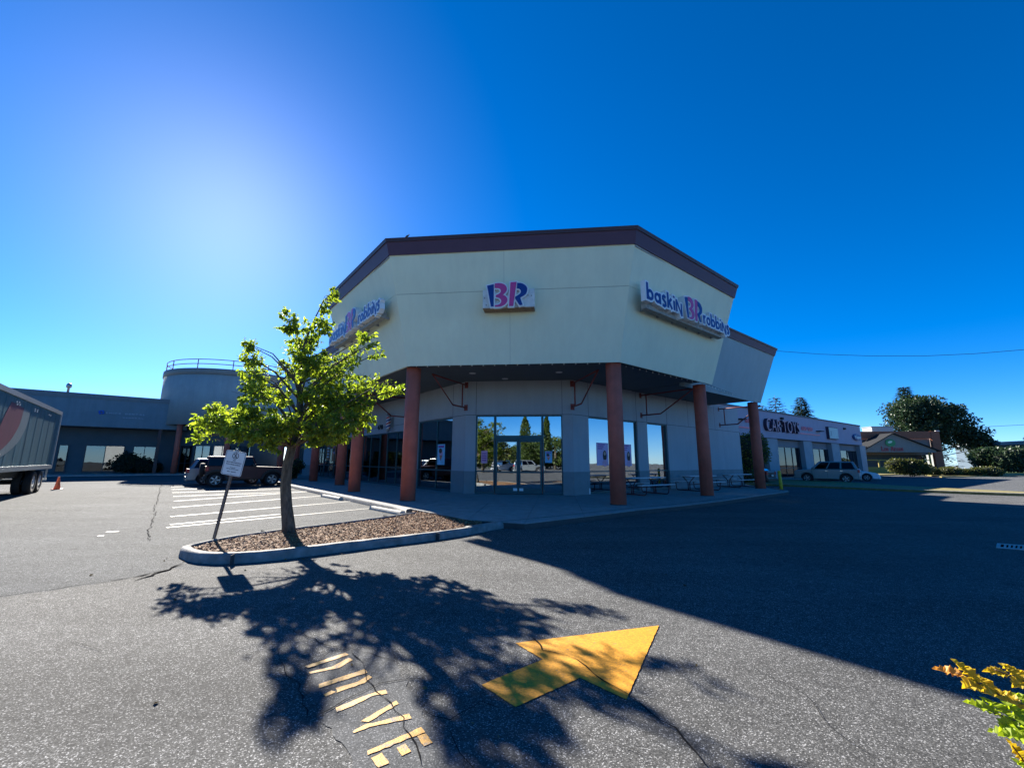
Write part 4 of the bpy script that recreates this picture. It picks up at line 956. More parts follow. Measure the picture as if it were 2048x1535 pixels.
# posters in the windows
LIL = mat('poster_lilac', (.62, .42, .62), .6, .1, 3); PPK = mat('poster_pink', (.70, .34, .45), .6, .1, 4); PBL = mat('poster_sky', (.25, .55, .75), .6, .15, 4); HAIR = mat('printed_hair', (.07, .035, .025), .7); SKIN = mat('printed_skin', (.55, .33, .24), .7); INK = mat('printed_ink', (.30, .05, .28), .7); ORG = mat('poster_orange', (.55, .16, .06), .6, .3, 5)
def ell(cx, cz, rx_, rz_, n=20): return [(cx + rx_ * math.cos(2 * PI * i / n), cz + rz_ * math.sin(2 * PI * i / n)) for i in range(n)]
def flat(poly, M, y, name, m, parent): return MB().prism(poly, -y - .002, -y, M @ XZF).build(name, m, parent)
def poster(M, px0, px1, py0, py1, label, base, kind, yl=.118):
    a, zb = on(M, px0, py1, yl); b, zt = on(M, px1, py0, yl); zb = on(M, (px0 + px1) / 2, py1, yl)[1]; zt = on(M, (px0 + px1) / 2, py0, yl)[1]
    t = thing('window_poster', label, 'poster', M @ Vector(((a + b) / 2, yl, zb))); wd, h = b - a, zt - zb
    MB().box((a, yl, zb), (b, yl + .006, zt), M).build('sheet', base, t)
    if kind == 'figure':
        cx = a + wd * .68; k = wd
        flat(ell(cx, zb + h * .42, k * .17, h * .24), M, yl - .002, 'printed_hair', HAIR, t); flat(ell(cx, zb + h * .10, k * .22, h * .15), M, yl - .004, 'printed_top', LIL if base is not LIL else PPK, t)
        flat(ell(cx, zb + h * .52, k * .085, h * .085), M, yl - .006, 'printed_face', SKIN, t)
        for i in range(3): MB().box((a + wd * .1, yl - .004, zb + h * (.9 - i * .09)), (a + wd * (.7 - .1 * i), yl - .001, zb + h * (.94 - i * .09)), M).build('printed_line', INK, t)
    elif kind == 'cone':
        flat(ell(a + wd * .5, zb + h * .55, wd * .26, h * .13), M, yl - .002, 'printed_scoop', PPK, t); flat(ell(a + wd * .42, zb + h * .68, wd * .22, h * .12), M, yl - .004, 'printed_scoop', HAIR, t)
        flat([(a + wd * .3, zb + h * .45), (a + wd * .7, zb + h * .45), (a + wd * .5, zb + h * .18)], M, yl - .006, 'printed_cone', ORG, t)
        MB().box((a + wd * .12, yl - .003, zb + h * .84), (b - wd * .12, yl - .001, zb + h * .93), M).build('printed_line', INK, t)
    else:
        for i in range(4): MB().box((a + wd * .12, yl - .003, zb + h * (.2 + .18 * i)), (b - wd * .15, yl - .001, zb + h * (.28 + .18 * i)), M).build('printed_line', base is ORG and WHITE or INK, t)
    return t
poster(FF, 962, 975, 901, 926, 'pink poster in the window left of the entrance doors', PPK, 'text'); poster(FF, 1090, 1104, 902, 925, 'blue ice cream poster in the window right of the entrance doors', PBL, 'cone')
poster(LF, 874, 890, 888, 929, 'blue poster with ice cream in the left side window', PBL, 'cone')
poster(RF, 1194, 1216, 885, 930, 'lilac poster of a long haired woman left of the near column', LIL, 'figure'); poster(RF, 1245, 1262, 888, 931, 'lilac poster of a long haired woman right of the near column', LIL, 'figure')
poster(LF, 652, 662, 889, 921, 'orange and white poster in the barber shop window, left one', ORG, 'text'); poster(LF, 663, 673, 889, 922, 'plain orange poster in the barber shop window, right one', ORG, 'cone')
x, z = on(FF, 999, 926.5, .1); st_ = MB().box((x - .12, .115, z - .06), (x + .12, .1185, z + .06), FF).build('door_sticker', WHITE); tag(st_, 'small white sticker on the left entrance door', 'sticker')

# ------------------------------------------------------------ leaning sign on the island
sb0 = g(426.5, 1079, .11); Yp = sb0.y
tp_ = at(475, 899.5, Yp - .1); ps = thing('parking_sign', 'leaning white no skateboarding sign on a metal post in the island', 'sign', sb0)
ax = (tp_ - sb0).normalized(); xr = Vector((1, 0.12, 0)); xr = (xr - ax * xr.dot(ax)).normalized(); yy_ = ax.cross(xr).normalized()
PM = Matrix(((xr.x, yy_.x, ax.x, sb0.x), (xr.y, yy_.y, ax.y, sb0.y), (xr.z, yy_.z, ax.z, sb0.z), (0, 0, 0, 1))); PLn = (tp_ - sb0).length
post = MB().box((-.025, 0, -.15), (.025, .008, PLn + .02), PM); post.box((-.025, .0, -.15), (-.017, .03, PLn + .02), PM); post.box((.017, .0, -.15), (.025, .03, PLn + .02), PM)
post.build('post', mat('galvanised_brown', (.16, .13, .11), .6, .25, 12, metal=.3), ps)
def rrect(x0, x1, z0, z1, r, n=5):
    out = []
    for cx, cz, a0 in ((x1 - r, z1 - r, 0), (x0 + r, z1 - r, 90), (x0 + r, z0 + r, 180), (x1 - r, z0 + r, 270)): out += [(cx + r * math.cos(rad(a0 + 90 * i / n)), cz + r * math.sin(rad(a0 + 90 * i / n))) for i in range(n + 1)]
    return out
pz1 = PLn - .02; pz0 = pz1 - .47; hw = .185
plate = MB().prism(rrect(-hw, hw, pz0, pz1, .035), .004, .008, PM @ XZF).build('plate', mat('sign_white', (.70, .70, .68), .45, .06, 4), ps)
rim = MB(); ribbon(rim, rrect(-hw + .014, hw - .014, pz0 + .014, pz1 - .014, .025), .006, -.0095, -.008, PM, True); rim.build('border', BLACK, plate)
sring = MB(); cz = pz1 - .095; ribbon(sring, ringpts(0, cz, .055, 24), .010, -.0095, -.008, PM, True); sring.build('symbol_ring', BLACK, plate)
slash = MB(); ribbon(slash, [(-.04, cz + .04), (.04, cz - .04)], .009, -.0105, -.008, PM); slash.build('symbol_slash', BLACK, plate)
fig = MB(); ribbon(fig, [(.002, cz + .022), (-.004, cz - .008), (.018, cz - .026)], .011, -.0100, -.008, PM); ribbon(fig, [(-.004, cz - .006), (-.022, cz - .024)], .010, -.0098, -.008, PM); ribbon(fig, [(-.026, cz + .012), (.002, cz + .016), (.028, cz + .004)], .008, -.0097, -.008, PM); ribbon(fig, [(-.03, cz - .034), (.03, cz - .034)], .006, -.0099, -.008, PM); fig.prism(ringpts(.004, cz + .034, .010, 10), .008, .0101, PM @ XZF)
fig.build('symbol_figure', BLACK, plate)
for txt, zz, sz, wd in (('NO', .178, .032, .05), ('SKATEBOARDING', .218, .026, .27), ('ROLLERBLADING', .258, .026, .26), ('Violators', .318, .02, .10), ('will be prosecuted', .345, .02, .22), ('SRC 100.030', .395, .024, .16)):
    m = text_mesh(txt, sz, .0005, .0008); xs = [v.co.x for v in m.vertices]; k = wd / (max(xs) - min(xs)); m.transform(PM @ T(0, -.0092, pz1 - zz - sz * .5) @ XZF @ Matrix.Diagonal((k, 1, 1, 1)) @ T(-(max(xs) + min(xs)) / 2, 0, 0)); m.materials.clear(); put('text_line', m, BLACK, plate)
for zz in (pz1 - .02, pz0 + .03): MB().lathe([(.008, 0), (.008, .004)], 8, PM @ T(0, -.008, zz) @ Matrix.Rotation(PI / 2, 4, 'X')).build('bolt', STEEL, plate)
MB().box((-.028, -.004, pz1 - .001), (.028, .02, pz1 + .03), PM).build('post_top', STEEL, ps)

# ------------------------------------------------------------ picnic tables
PLK = mat('table_top', (.55, .56, .57), .5, .1, 6); TFR = mat('table_frame', (.10, .025, .03), .5, .15, 8)
def picnic(loc, az, label):
    x = dr(az); t = thing('picnic_table', label, 'picnic table', (loc[0], loc[1], WZ), math.atan2(x.y, x.x), 'picnic tables under the canopy', local=True)
    for k in range(3): MB().box((-1.2, -.37 + k * .25, .725), (1.2, -.13 + k * .25, .765), None).build('table_plank', PLK, t, .006)
    for s in (-1, 1): MB().box((-1.2, s * .72 - .13, .43), (1.2, s * .72 + .13, .465), None).build('bench_plank', PLK, t, .006)
    for s in (-1, 1):
        X = s * .8; f = MB()
        f.tube([(X, -.33, .72), (X, -.05, .42), (X, -.05, .04)], .025, 8); f.tube([(X, .33, .72), (X, .05, .42), (X, .05, .04)], .025, 8); f.tube([(X, -.36, .71), (X, .36, .71)], .022, 8)
        f.tube([(X, -.78, .425), (X, -.74, .10), (X, -.66, .03), (X, .66, .03), (X, .74, .10), (X, .78, .425)], .025, 8); f.tube([(X, -.84, .42), (X, -.60, .42)], .022, 8); f.tube([(X, .60, .42), (X, .84, .42)], .022, 8)
        f.build('end_frame', TFR, t)
    MB().tube([(-.8, 0, .32), (.8, 0, .32)], .022, 8).build('stretcher', TFR, t)
picnic((6.1, 19.9), 55, 'pale topped picnic table nearest the entrance, right of the near column')
picnic((9.9, 22.9), 56, 'pale topped picnic table in the middle, partly behind the second right column')
picnic((13.7, 26.3), 57, 'pale topped picnic table farthest along the right wall')

# bollard, cone, drain, bird, wires
p = g(1563.5, 983); tt = at(1558, 942, p.y); t = thing('bollard', 'yellow steel bollard at the far corner of the walkway', 'bollard', p)
MB().tube([p - Vector((0, 0, .1)), p.lerp(tt, .5), tt - Vector((0, 0, .03))], .085, 18).build('pipe', mat('bollard_yellow', (.62, .42, .03), .5, .2, 8), t); MB().lathe([(.085, -.03), (.07, .015), (.03, .04), (.005, .045)], 18, T(tt.x, tt.y, tt.z)).build('cap', MATS['bollard_yellow'], t)
p = g(113.5, 978); t = thing('traffic_cone', 'small orange traffic cone on the asphalt behind the trailer', 'traffic cone', p); CO = mat('cone_orange', (.75, .13, .04), .5, .1, 5)
MB().box((-.19, -.19, 0), (.19, .19, .03), T(p.x, p.y, .004) @ RZ(.5)).build('base', CO, t, .02); MB().lathe([(.14, .03), (.13, .06), (.035, .62), (.028, .64)], 20, T(p.x, p.y, .004)).build('body', CO, t)
DQ = [g(1992.5, 1095.5), g(2112, 1105.5), g(2114, 1096.5), g(1994.5, 1087.2)]
def dq(u, v, z): p = DQ[0].lerp(DQ[1], u).lerp(DQ[3].lerp(DQ[2], u), v); return Vector((p.x, p.y, z))
def dbox(u0, u1, v0, v1, z0, z1): return [dq(u0, v0, z0), dq(u1, v0, z0), dq(u1, v1, z0), dq(u0, v1, z0)], [dq(u0, v0, z1), dq(u1, v0, z1), dq(u1, v1, z1), dq(u0, v1, z1)]
t = thing('drain_grate', 'pale slotted drain grate set in the shaded asphalt', 'drain', DQ[0])
GRT = mat('grate_grey', (.42, .43, .42), .8, .2, 10, spec=.1)
MB().hexa(*dbox(.01, .99, .02, .98, .004, .007)).build('pit', mat('pit_black', (.006, .006, .007), 1.0, spec=0.0), t)
f = MB(); f.hexa(*dbox(0, .07, 0, 1, .004, .02)); f.hexa(*dbox(.93, 1, 0, 1, .004, .02)); f.hexa(*dbox(.0701, .9299, 0, .14, .004, .02)); f.hexa(*dbox(.0701, .9299, .86, 1, .004, .02)); f.build('frame', GRT, t)
n = 11
for k in range(n - 1):
    u = .07 + .86 * (k + 1) / n; MB().hexa(*dbox(u - .02, u + .02, .1401, .8599, .004, .017)).build('bar', GRT, t)
# small bird on the parapet
p = up(top[1].lerp(top[2], .085), FT + .02); t = thing('bird', 'small dark bird perched on the left end of the parapet', 'bird', p)
MB().lathe([(.004, -.16), (.03, -.11), (.055, -.03), (.05, .05), (.03, .10), (.005, .12)], 10, T(p.x, p.y, p.z + .072) @ Matrix.Rotation(rad(60), 4, 'Y') @ Matrix.Diagonal((.6, .6, .6, 1))).build('body', mat('bird_grey', (.07, .07, .075), .8), t)
MB().lathe([(.004, -.035), (.03, -.015), (.034, .01), (.015, .035), (.003, .06)], 10, T(p.x + .06, p.y, p.z + .126) @ Matrix.Diagonal((.6, .6, .6, 1))).build('head', MATS['bird_grey'], t)
MB().tube([p + Vector((0, .012, -.01)), p + Vector((.01, .012, .05))], .005, 5).build('leg', MATS['bird_grey'], t); MB().tube([p + Vector((0, -.012, -.01)), p + Vector((.01, -.012, .05))], .005, 5).build('leg', MATS['bird_grey'], t)
WIRE = mat('cable_black', (.02, .02, .022), .6)
def cable(pts, Y0, Y1, r, label):
    P = [at(x, y, lerp(Y0, Y1, i / (len(pts) - 1))) for i, (x, y) in enumerate(pts)]; Q = []
    for i in range(len(P) - 1): Q += [P[i].lerp(P[i + 1], k / 4) for k in range(4)]
    o = MB().tube(Q + [P[-1]], r, 5).build('power_line', WIRE); tag(o, label, 'cable', 'overhead cables')
cable([(1500, 693), (1560, 702), (1640, 708), (1740, 711.5), (1850, 711.5), (1950, 707), (2048, 699), (2200, 683)], 60, 46, .03, 'upper overhead cable crossing the sky right of the store')
cable([(1880, 856), (1960, 853.5), (2048, 849), (2200, 838)], 120, 110, .05, 'thin overhead cable above the far right hedge')
# ------------------------------------------------------------ vegetation
rnd = random.Random(11)
def leaf(mb, p, d, l, w_, rn, fold=.25):
    d = d.normalized(); s = d.cross(Vector((rn.uniform(-1, 1), rn.uniform(-1, 1), rn.uniform(-1, 1))))
    if s.length < 1e-3: s = d.orthogonal()
    s.normalize(); n = d.cross(s); m1 = p + d * l * .35; m2 = p + d * l * .7 - n * l * .06
    b = len(mb.v)
    mb.v += [tuple(p), tuple(m1 + s * w_ * .5 + n * w_ * fold), tuple(m1 - s * w_ * .5 + n * w_ * fold), tuple(m2 + s * w_ * .36 + n * w_ * fold * .6), tuple(m2 - s * w_ * .36 + n * w_ * fold * .6), tuple(p + d * l - n * l * .12), tuple(m1), tuple(m2)]
    mb.f += [(b, b + 6, b + 1), (b, b + 2, b + 6), (b + 1, b + 6, b + 7, b + 3), (b + 6, b + 2, b + 4, b + 7), (b + 3, b + 7, b + 5), (b + 7, b + 4, b + 5)]; mb.sm += [False] * 6
def rv(rn): 
    while True:
        v = Vector((rn.uniform(-1, 1), rn.uniform(-1, 1), rn.uniform(-1, 1)))
        if v.length <= 1: return v
PEAR = leaf_mat('pear_leaves', (.09, .15, .03), (.27, .32, .045), .62, (1.6, 1.65, .55))
BARK = mat('bark', (.10, .085, .062), .95, .6, 22, 1.0, 26, streak=.22)
TB = g(578, 1064, .11); YT = TB.y + .05
def tp(px, py, dy=0.0): return at(px, py, YT + dy)
tree = thing('young_street_tree', 'young leafy street tree with a bent trunk in the bark island', 'tree', TB)
trunk = [(578, 1072, 0), (577, 1050, 0), (573, 1010, 0), (571, 970, 0), (575, 930, 0), (583, 895, 0), (592, 862, .02), (599, 830, .03), (600, 800, .02), (598, 768, 0), (600, 738, 0), (606, 705, 0), (616, 668, 0), (632, 632, 0), (648, 600, 0)]
rr = [.15, .128, .112, .106, .10, .092, .082, .072, .068, .056, .045, .034, .024, .015, .008]
TP = [tp(*q) for q in trunk]; MB().tube(TP, rr, 14).build('trunk', BARK, tree)
def z2(x, y): return 340 + x * .2606, 560 + y * .2606
CL = [(1235, 110, 55, 45), (1180, 215, 45, 55), (900, 265, 45, 35), (950, 350, 90, 70), (1140, 370, 90, 70), (1030, 470, 120, 90), (1010, 570, 110, 80), (610, 500, 55, 50), (640, 600, 85, 70), (660, 720, 110, 90), (680, 850, 130, 90),
      (870, 640, 50, 35), (930, 730, 100, 80), (1080, 650, 110, 80), (1230, 620, 110, 80), (1510, 430, 60, 45), (1480, 520, 110, 70), (1590, 560, 45, 60), (1380, 570, 90, 60), (1340, 700, 130, 90), (1180, 760, 120, 90), (1480, 800, 110, 80), (1620, 790, 110, 50),
      (1740, 840, 80, 45), (1660, 870, 60, 30), (1130, 880, 130, 90), (1300, 870, 130, 90), (1440, 920, 110, 80), (1500, 1040, 60, 90), (860, 900, 90, 60), (380, 990, 70, 50), (290, 1090, 110, 60), (220, 1190, 60, 55), (420, 1080, 120, 70), (560, 1060, 130, 80),
      (700, 1050, 140, 80), (560, 1160, 160, 70), (720, 1170, 150, 80), (380, 1180, 110, 60), (860, 1100, 120, 90), (900, 1190, 100, 70), (780, 1270, 80, 40), (1120, 1010, 120, 90), (1280, 1000, 140, 90), (1180, 1130, 140, 90), (1350, 1090, 120, 80),
      (1250, 1210, 120, 50), (1080, 1220, 70, 50), (1430, 1130, 60, 40)]
SHP = [(600, 1118), (660, 1140), (668, 1110), (705, 1108), (735, 1128), (840, 1146), (900, 1163), (1000, 1173), (1114, 1186), (1060, 1212), (1100, 1240), (1108, 1270), (1060, 1300), (1150, 1308), (1210, 1338), (1262, 1385), (1340, 1445), (1240, 1422), (1125, 1415), (1155, 1470), (1170, 1560), (905, 1560), (857, 1439), (794, 1322), (720, 1300), (660, 1288), (640, 1300), (645, 1400), (620, 1560), (530, 1560), (515, 1420), (550, 1380), (525, 1300), (490, 1258), (400, 1247), (332, 1222), (400, 1201), (480, 1188), (570, 1180), (600, 1160)]
def shadow_px(p):                      # where a leaf's shadow lands, as a picture point (crown is pruned to the gaps it shows)
    q = p - SDIR * (p.z / SDIR.z); d = q - Vector((0, 0, CAM_H)); w_ = d.dot(FW)
    if w_ < .3: return None
    x, y = 1024 + FPX * d.dot(CR) / w_, 767.5 - FPX * d.dot(CU) / w_
    return (x, y) if y < 1545 else None
def shade_ok(p):
    s = shadow_px(p); return s is None or inpoly(s[0], s[1], SHP)
def on_arrow(p):
    s = shadow_px(p); return s is not None and inpoly(s[0], s[1], [(1330, 1245), (1262, 1410), (1030, 1425), (955, 1372), (1020, 1280)])
lm = MB(); bm_ = MB(); ppm = 9.2 / 841 * .2606
extra = []
for k, (x, y, a, b) in enumerate(CL):
    dx = abs(x - 980) / 800; px, py = z2(x, y); best = None
    for tr_ in range(14):
        dy = rnd.uniform(-1, 1) * (1.5 * (1 - dx * .6)); sc_ = sum(shade_ok(tp(px + u * a * .2, py + v * b * .2, dy)) for u in (-.7, 0, .7) for v in (-.7, 0, .7))
        if best is None or sc_ > best[0]: best = (sc_, dy)
    dy = best[1]
    extra.append((x, y, a, b, dy, 1.0))
    if dx < .62 and y > 480:           # second layer in depth so the crown is round
        extra.append((x + rnd.uniform(-30, 30), y + rnd.uniform(-20, 20), a * .9, b * .9, -dy + rnd.choice((-.55, .55)), .45))
for (x, y, a, b, dy, dn) in extra:
    px, py = z2(x, y); c = tp(px, py, dy); k_ = c.y / 9.2; rx_, rz_ = a * ppm * k_ * 1.05, b * ppm * k_ * 1.05; ry_ = (rx_ + rz_) / 2
    # limb from the trunk towards the cluster
    cand = [i for i in range(5, len(TP)) if TP[i].z < c.z - .12 * abs(c.x - TP[i].x) ] or [6]
    j = max(cand[0], cand[-1] - 1) if len(cand) < 3 else max(5, cand[-1] - int(1 + abs(c.x - TP[cand[-1]].x)))
    j = max(5, min(j, len(TP) - 2)); s0 = TP[j]; mid_ = s0.lerp(c, .55) + Vector((0, 0, .12 + rnd.uniform(-.05, .1)))
    r0 = min(rr[j] * .4, .026)
    bm_.tube([s0, s0.lerp(mid_, .5), mid_, c, c + (c - mid_) * .25], [r0, r0 * .8, r0 * .6, r0 * .3, .004], 6)
    n = int(a * b / 19 * dn) + 20
    # thin side shoots carry the leaves
    nt = max(4, n // 14)
    for q in range(nt):
        v = rv(rnd); tw = c + Vector((v.x * rx_, v.y * ry_, v.z * rz_)); d0 = (tw - c); d0 = (d0 + Vector((rnd.uniform(-.1, .1), rnd.uniform(-.1, .1), .08))).normalized()
        L_ = rnd.uniform(.10, .24); base = tw - d0 * L_ * .5; bm_.tube([base, tw + d0 * L_ * .5], [.005, .002], 3, caps=False)
        for i in range(n // nt + 1):
            t_ = rnd.random(); p = base + d0 * L_ * t_ + rv(rnd) * .035
            
            if not shade_ok(p) and rnd.random() < (.45 if x > 1560 or x < 330 else .96): continue
            if on_arrow(p) and rnd.random() < .62: continue
            d = rv(rnd) * .9 + Vector((0, 0, -.75)) + d0 * .5; l = rnd.uniform(.055, .105); leaf(lm, p, d, l, l * rnd.uniform(.42, .6), rnd)
bm_.build('branches', BARK, tree); tag(lm.build('crown', PEAR, tree), kind='stuff')

def blob_leaves(mb, c, r, n, ls, rn, shell=.55, up_=.0):
    for _ in range(n):
        v = rv(rn); 
        if v.length < shell: v = v.normalized() * rn.uniform(shell, 1.0)
        p = Vector((c[0] + v.x * r[0], c[1] + v.y * r[1], c[2] + v.z * r[2])); d = v * .8 + rv(rn) + Vector((0, 0, up_)); l = ls * rn.uniform(.6, 1.25)
        d.normalize(); s = d.cross(rv(rn)); s = s.normalized() if s.length > 1e-3 else d.orthogonal().normalized(); b = len(mb.v)
        mb.v += [tuple(p - s * l * .05), tuple(p + d * l * .45 + s * l * .32), tuple(p + d * l), tuple(p + d * l * .45 - s * l * .32)]; mb.f.append((b, b + 1, b + 2, b + 3)); mb.sm.append(False)
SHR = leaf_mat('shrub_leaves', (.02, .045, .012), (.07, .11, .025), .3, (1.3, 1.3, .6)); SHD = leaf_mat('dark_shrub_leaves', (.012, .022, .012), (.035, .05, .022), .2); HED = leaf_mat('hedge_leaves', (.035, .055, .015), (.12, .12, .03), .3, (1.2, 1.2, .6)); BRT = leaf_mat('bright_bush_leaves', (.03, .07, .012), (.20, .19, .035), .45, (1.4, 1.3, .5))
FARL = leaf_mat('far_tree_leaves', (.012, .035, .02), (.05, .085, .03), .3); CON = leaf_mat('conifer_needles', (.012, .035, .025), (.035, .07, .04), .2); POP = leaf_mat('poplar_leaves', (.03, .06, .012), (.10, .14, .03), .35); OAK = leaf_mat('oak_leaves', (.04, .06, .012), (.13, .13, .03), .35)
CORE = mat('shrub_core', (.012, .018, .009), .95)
def shrub(name, label, c, lobes, n, ls, m, cat='shrub', group=None):
    t = thing(name, label, cat, (c[0], c[1], .1), 0, group); f = MB(); core = MB(); rn = random.Random(sum(ord(ch) * (i + 1) for i, ch in enumerate(label)))
    tot = sum(l[3] * l[4] for l in lobes)
    for (ox, oy, oz, rx_, rz_) in lobes:
        cc = (c[0] + ox, c[1] + oy, .1 + oz); ry_ = (rx_ + rz_) / 2 if rx_ < 2.5 else rx_ * .6
        blob_leaves(f, cc, (rx_, ry_, rz_), int(n * rx_ * rz_ / tot), ls, rn)
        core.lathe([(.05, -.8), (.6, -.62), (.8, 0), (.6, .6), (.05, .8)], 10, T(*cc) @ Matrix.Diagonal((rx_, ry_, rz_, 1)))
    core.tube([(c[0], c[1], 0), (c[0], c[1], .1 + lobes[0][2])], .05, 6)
    core.build('dark_core', CORE, t); tag(f.build('foliage', m, t), kind='stuff'); return t  # dark solid cores added inside the leaf lobes, joined with a stem
# round bush in front of the low wing
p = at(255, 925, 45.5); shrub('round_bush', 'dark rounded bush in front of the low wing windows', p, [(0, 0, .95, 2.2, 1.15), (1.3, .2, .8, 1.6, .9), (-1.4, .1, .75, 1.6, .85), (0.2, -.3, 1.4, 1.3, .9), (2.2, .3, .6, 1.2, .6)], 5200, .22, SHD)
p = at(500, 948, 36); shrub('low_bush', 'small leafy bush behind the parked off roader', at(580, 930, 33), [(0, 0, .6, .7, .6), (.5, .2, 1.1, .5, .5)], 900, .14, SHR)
# bright bush between store and audio shop
p = at(1482, 900, 32.0); shrub('bright_bush', 'sunlit yellow green bush between the store wall and the grey shop', (p.x, p.y), [(0, 0, 2.5, 1.5, 1.2), (-.9, .2, 3.0, .9, .75), (.9, -.1, 2.9, 1.0, .9), (.2, 0, 1.7, 1.4, .9), (1.5, .3, 2.1, .8, .8), (-.7, 0, 1.6, 1.0, .9), (0, 0, .8, 1.0, .8)], 6500, .15, BRT, 'bush')
# restaurant hedge plants
def hpx(px, py, Y): q = at(px, py, Y); return (q.x, q.y)
shrub('tall_hedge_shrub', 'tall broad shrub before the restaurant patio wall', hpx(1818, 935, 56), [(0, 0, 1.0, 2.2, 1.0), (-1.6, 0, 1.25, 1.2, .95), (1.4, 0, .85, 1.5, .8), (.3, -.2, 1.5, 1.4, .6)], 4200, .24, HED, 'shrub', 'shrubs before the restaurant')
for k, (px, wpx, h, txt) in enumerate(((1868, 18, .75, 'small round clipped shrub beside the brick pier'), (1900, 36, .9, 'widest clipped shrub, second of the row from the brick pier'), (1930, 22, .65, 'lowest clipped shrub in the middle of the row'), (1952, 28, .8, 'clipped shrub second from the right end of the row'), (1978, 42, .95, 'large clipped shrub at the right end of the row'))):
    c = hpx(px, 945, 57); w_ = wpx / 841 * 57 / 2 * 1.2; shrub('clipped_shrub', txt, c, [(0, 0, h * .55, w_, h * .75), (w_ * .3, .1, h * .5, w_ * .7, h * .65)], 1500, .2, HED, 'shrub', 'shrubs before the restaurant')
for k, (px, py, Y, lob, txt) in enumerate(((1975, 915, 80, [(0, 0, 2.4, 3.0, 2.2), (2.2, 0, 2.8, 2.4, 1.8)], 'dense dark shrubbery left of the far building'), (2030, 915, 78, [(0, 0, 2.4, 3.4, 2.3), (-2.4, 0, 2.0, 2.4, 1.8), (3, 0, 2.6, 3, 2.2)], 'dense dark shrubbery in front of the far building'))):
    c = hpx(px, py, Y); shrub('background_shrubbery', txt, c, lob, 5200, .4, FARL, 'shrub', 'shrubbery at the far right')

def conifer(base, h, rb, label, n_whorl=26, seed=1, dens_=1.0, droop=.25):
    rn = random.Random(seed); t = thing('conifer', label, 'tree', (base[0], base[1], 0), 0, 'conifers behind the buildings'); b = Vector((base[0], base[1], 0))
    tr = MB(); tr.tube([b, b + Vector((0, 0, h * .5)), b + Vector((0, 0, h))], [h * .022, h * .014, .02], 8); f = MB()
    for k in range(n_whorl):
        fz = .10 + .89 * k / n_whorl; z = h * fz; R_ = rb * (1 - fz) ** .85 * rn.uniform(.75, 1.1) + .12
        nb = max(4, int((9 if fz < .8 else 6) * dens_)); a0 = rn.uniform(0, 2 * PI)
        for j in range(nb):
            a = a0 + 2 * PI * j / nb + rn.uniform(-.25, .25); d = Vector((math.cos(a), math.sin(a), 0)); L_ = R_ * rn.uniform(.7, 1.12); s0 = b + Vector((0, 0, z)); e = s0 + d * L_ + Vector((0, 0, -droop * L_ + (.16 * L_ if fz > .6 else 0)))
            tr.tube([s0, e], [.03, .008], 3, caps=False)
            m = max(3, int(L_ / rb * 16) + 3)
            for q in range(m):
                u = (q + rn.random()) / m; p = s0.lerp(e, .15 + .85 * u); ll = (h * .050) * rn.uniform(.7, 1.3) * (1.15 - .5 * u); sd = Vector((-d.y, d.x, 0)) * rn.choice((-1, 1))
                dv = (d * .7 + sd * rn.uniform(.2, 1.1) + Vector((0, 0, rn.uniform(-.45, .1)))).normalized(); sv = dv.cross(Vector((0, 0, 1))).normalized() * .35 + Vector((0, 0, rn.uniform(-.2, .2))); bb = len(f.v)
                f.v += [tuple(p), tuple(p + dv * ll * .5 + sv * ll * .5), tuple(p + dv * ll * 1.3), tuple(p + dv * ll * .5 - sv * ll * .5)]; f.f.append((bb, bb + 1, bb + 2, bb + 3)); f.sm.append(False)
    tr.build('trunk', BARK, t); tag(f.build('crown', CON, t), kind='stuff'); return t
def con_px(px, py_top, Y, rb, label, **k): q = at(px, py_top, Y); return conifer((q.x, q.y), q.z, rb, label, **k)
con_px(1523, 806, 78, 7.0, 'dark conifer just right of the store canopy edge', seed=3)
con_px(1549, 790, 82, 8.5, 'wide branched conifer behind the grey shop, left of the narrow one', seed=4, n_whorl=24, droop=.12)
con_px(1600, 790, 84, 7.0, 'narrow dense conifer behind the grey shop', seed=5, n_whorl=40, dens_=1.7, droop=.4)
con_px(1806, 770, 100, 9.5, 'tall conifer behind the restaurant', seed=6, n_whorl=44, dens_=1.5)
def broadleaf(base, h, lobes, n, ls, m, label, name='broadleaf_tree', group='leafy trees behind the buildings', tr_r=.3, seed=1):
    rn = random.Random(seed); t = thing(name, label, 'tree', (base[0], base[1], 0), 0, group); b = Vector((base[0], base[1], 0)); tr = MB(); f = MB()
    tr.tube([b, b + Vector((.1, 0, h * .3)), b + Vector((0, 0, h * .7))], [tr_r, tr_r * .75, tr_r * .3], 8); tot = sum(l[3] * l[4] for l in lobes)
    for (ox, oy, oz, rx_, rz_) in lobes:
        c = b + Vector((ox, oy, oz)); tr.tube([b + Vector((0, 0, min(oz * .55, h * .5))), c], [tr_r * .4, .05], 5)
        k = int(n * rx_ * rz_ / tot); sub = max(4, k // 90)
        for q in range(sub):
            v = rv(rn); v = v.normalized() * rn.uniform(.35, 1.0); cc = c + Vector((v.x * rx_, v.y * rx_, v.z * rz_)); rs = min(rx_, rz_) * rn.uniform(.28, .5); blob_leaves(f, cc, (rs, rs, rs * .8), k // sub, ls, rn, .3)
    tr.build('trunk', BARK, t); tag(f.build('crown', m, t), kind='stuff'); return t
q = at(1865, 940, 98)
broadleaf((q.x, q.y), 16, [(-4, 0, 13.5, 4.5, 4), (1, 0, 14.2, 5, 3.6), (6, 0, 12, 4.5, 4), (-1, 0, 9.5, 6, 4.5), (7, 0, 8.5, 5, 4), (10.5, 0, 7, 3.2, 3.2), (12.5, 0, 5.2, 2.6, 2.8)], 26000, .55, FARL, 'large dark leafy tree behind the restaurant roof', seed=8)
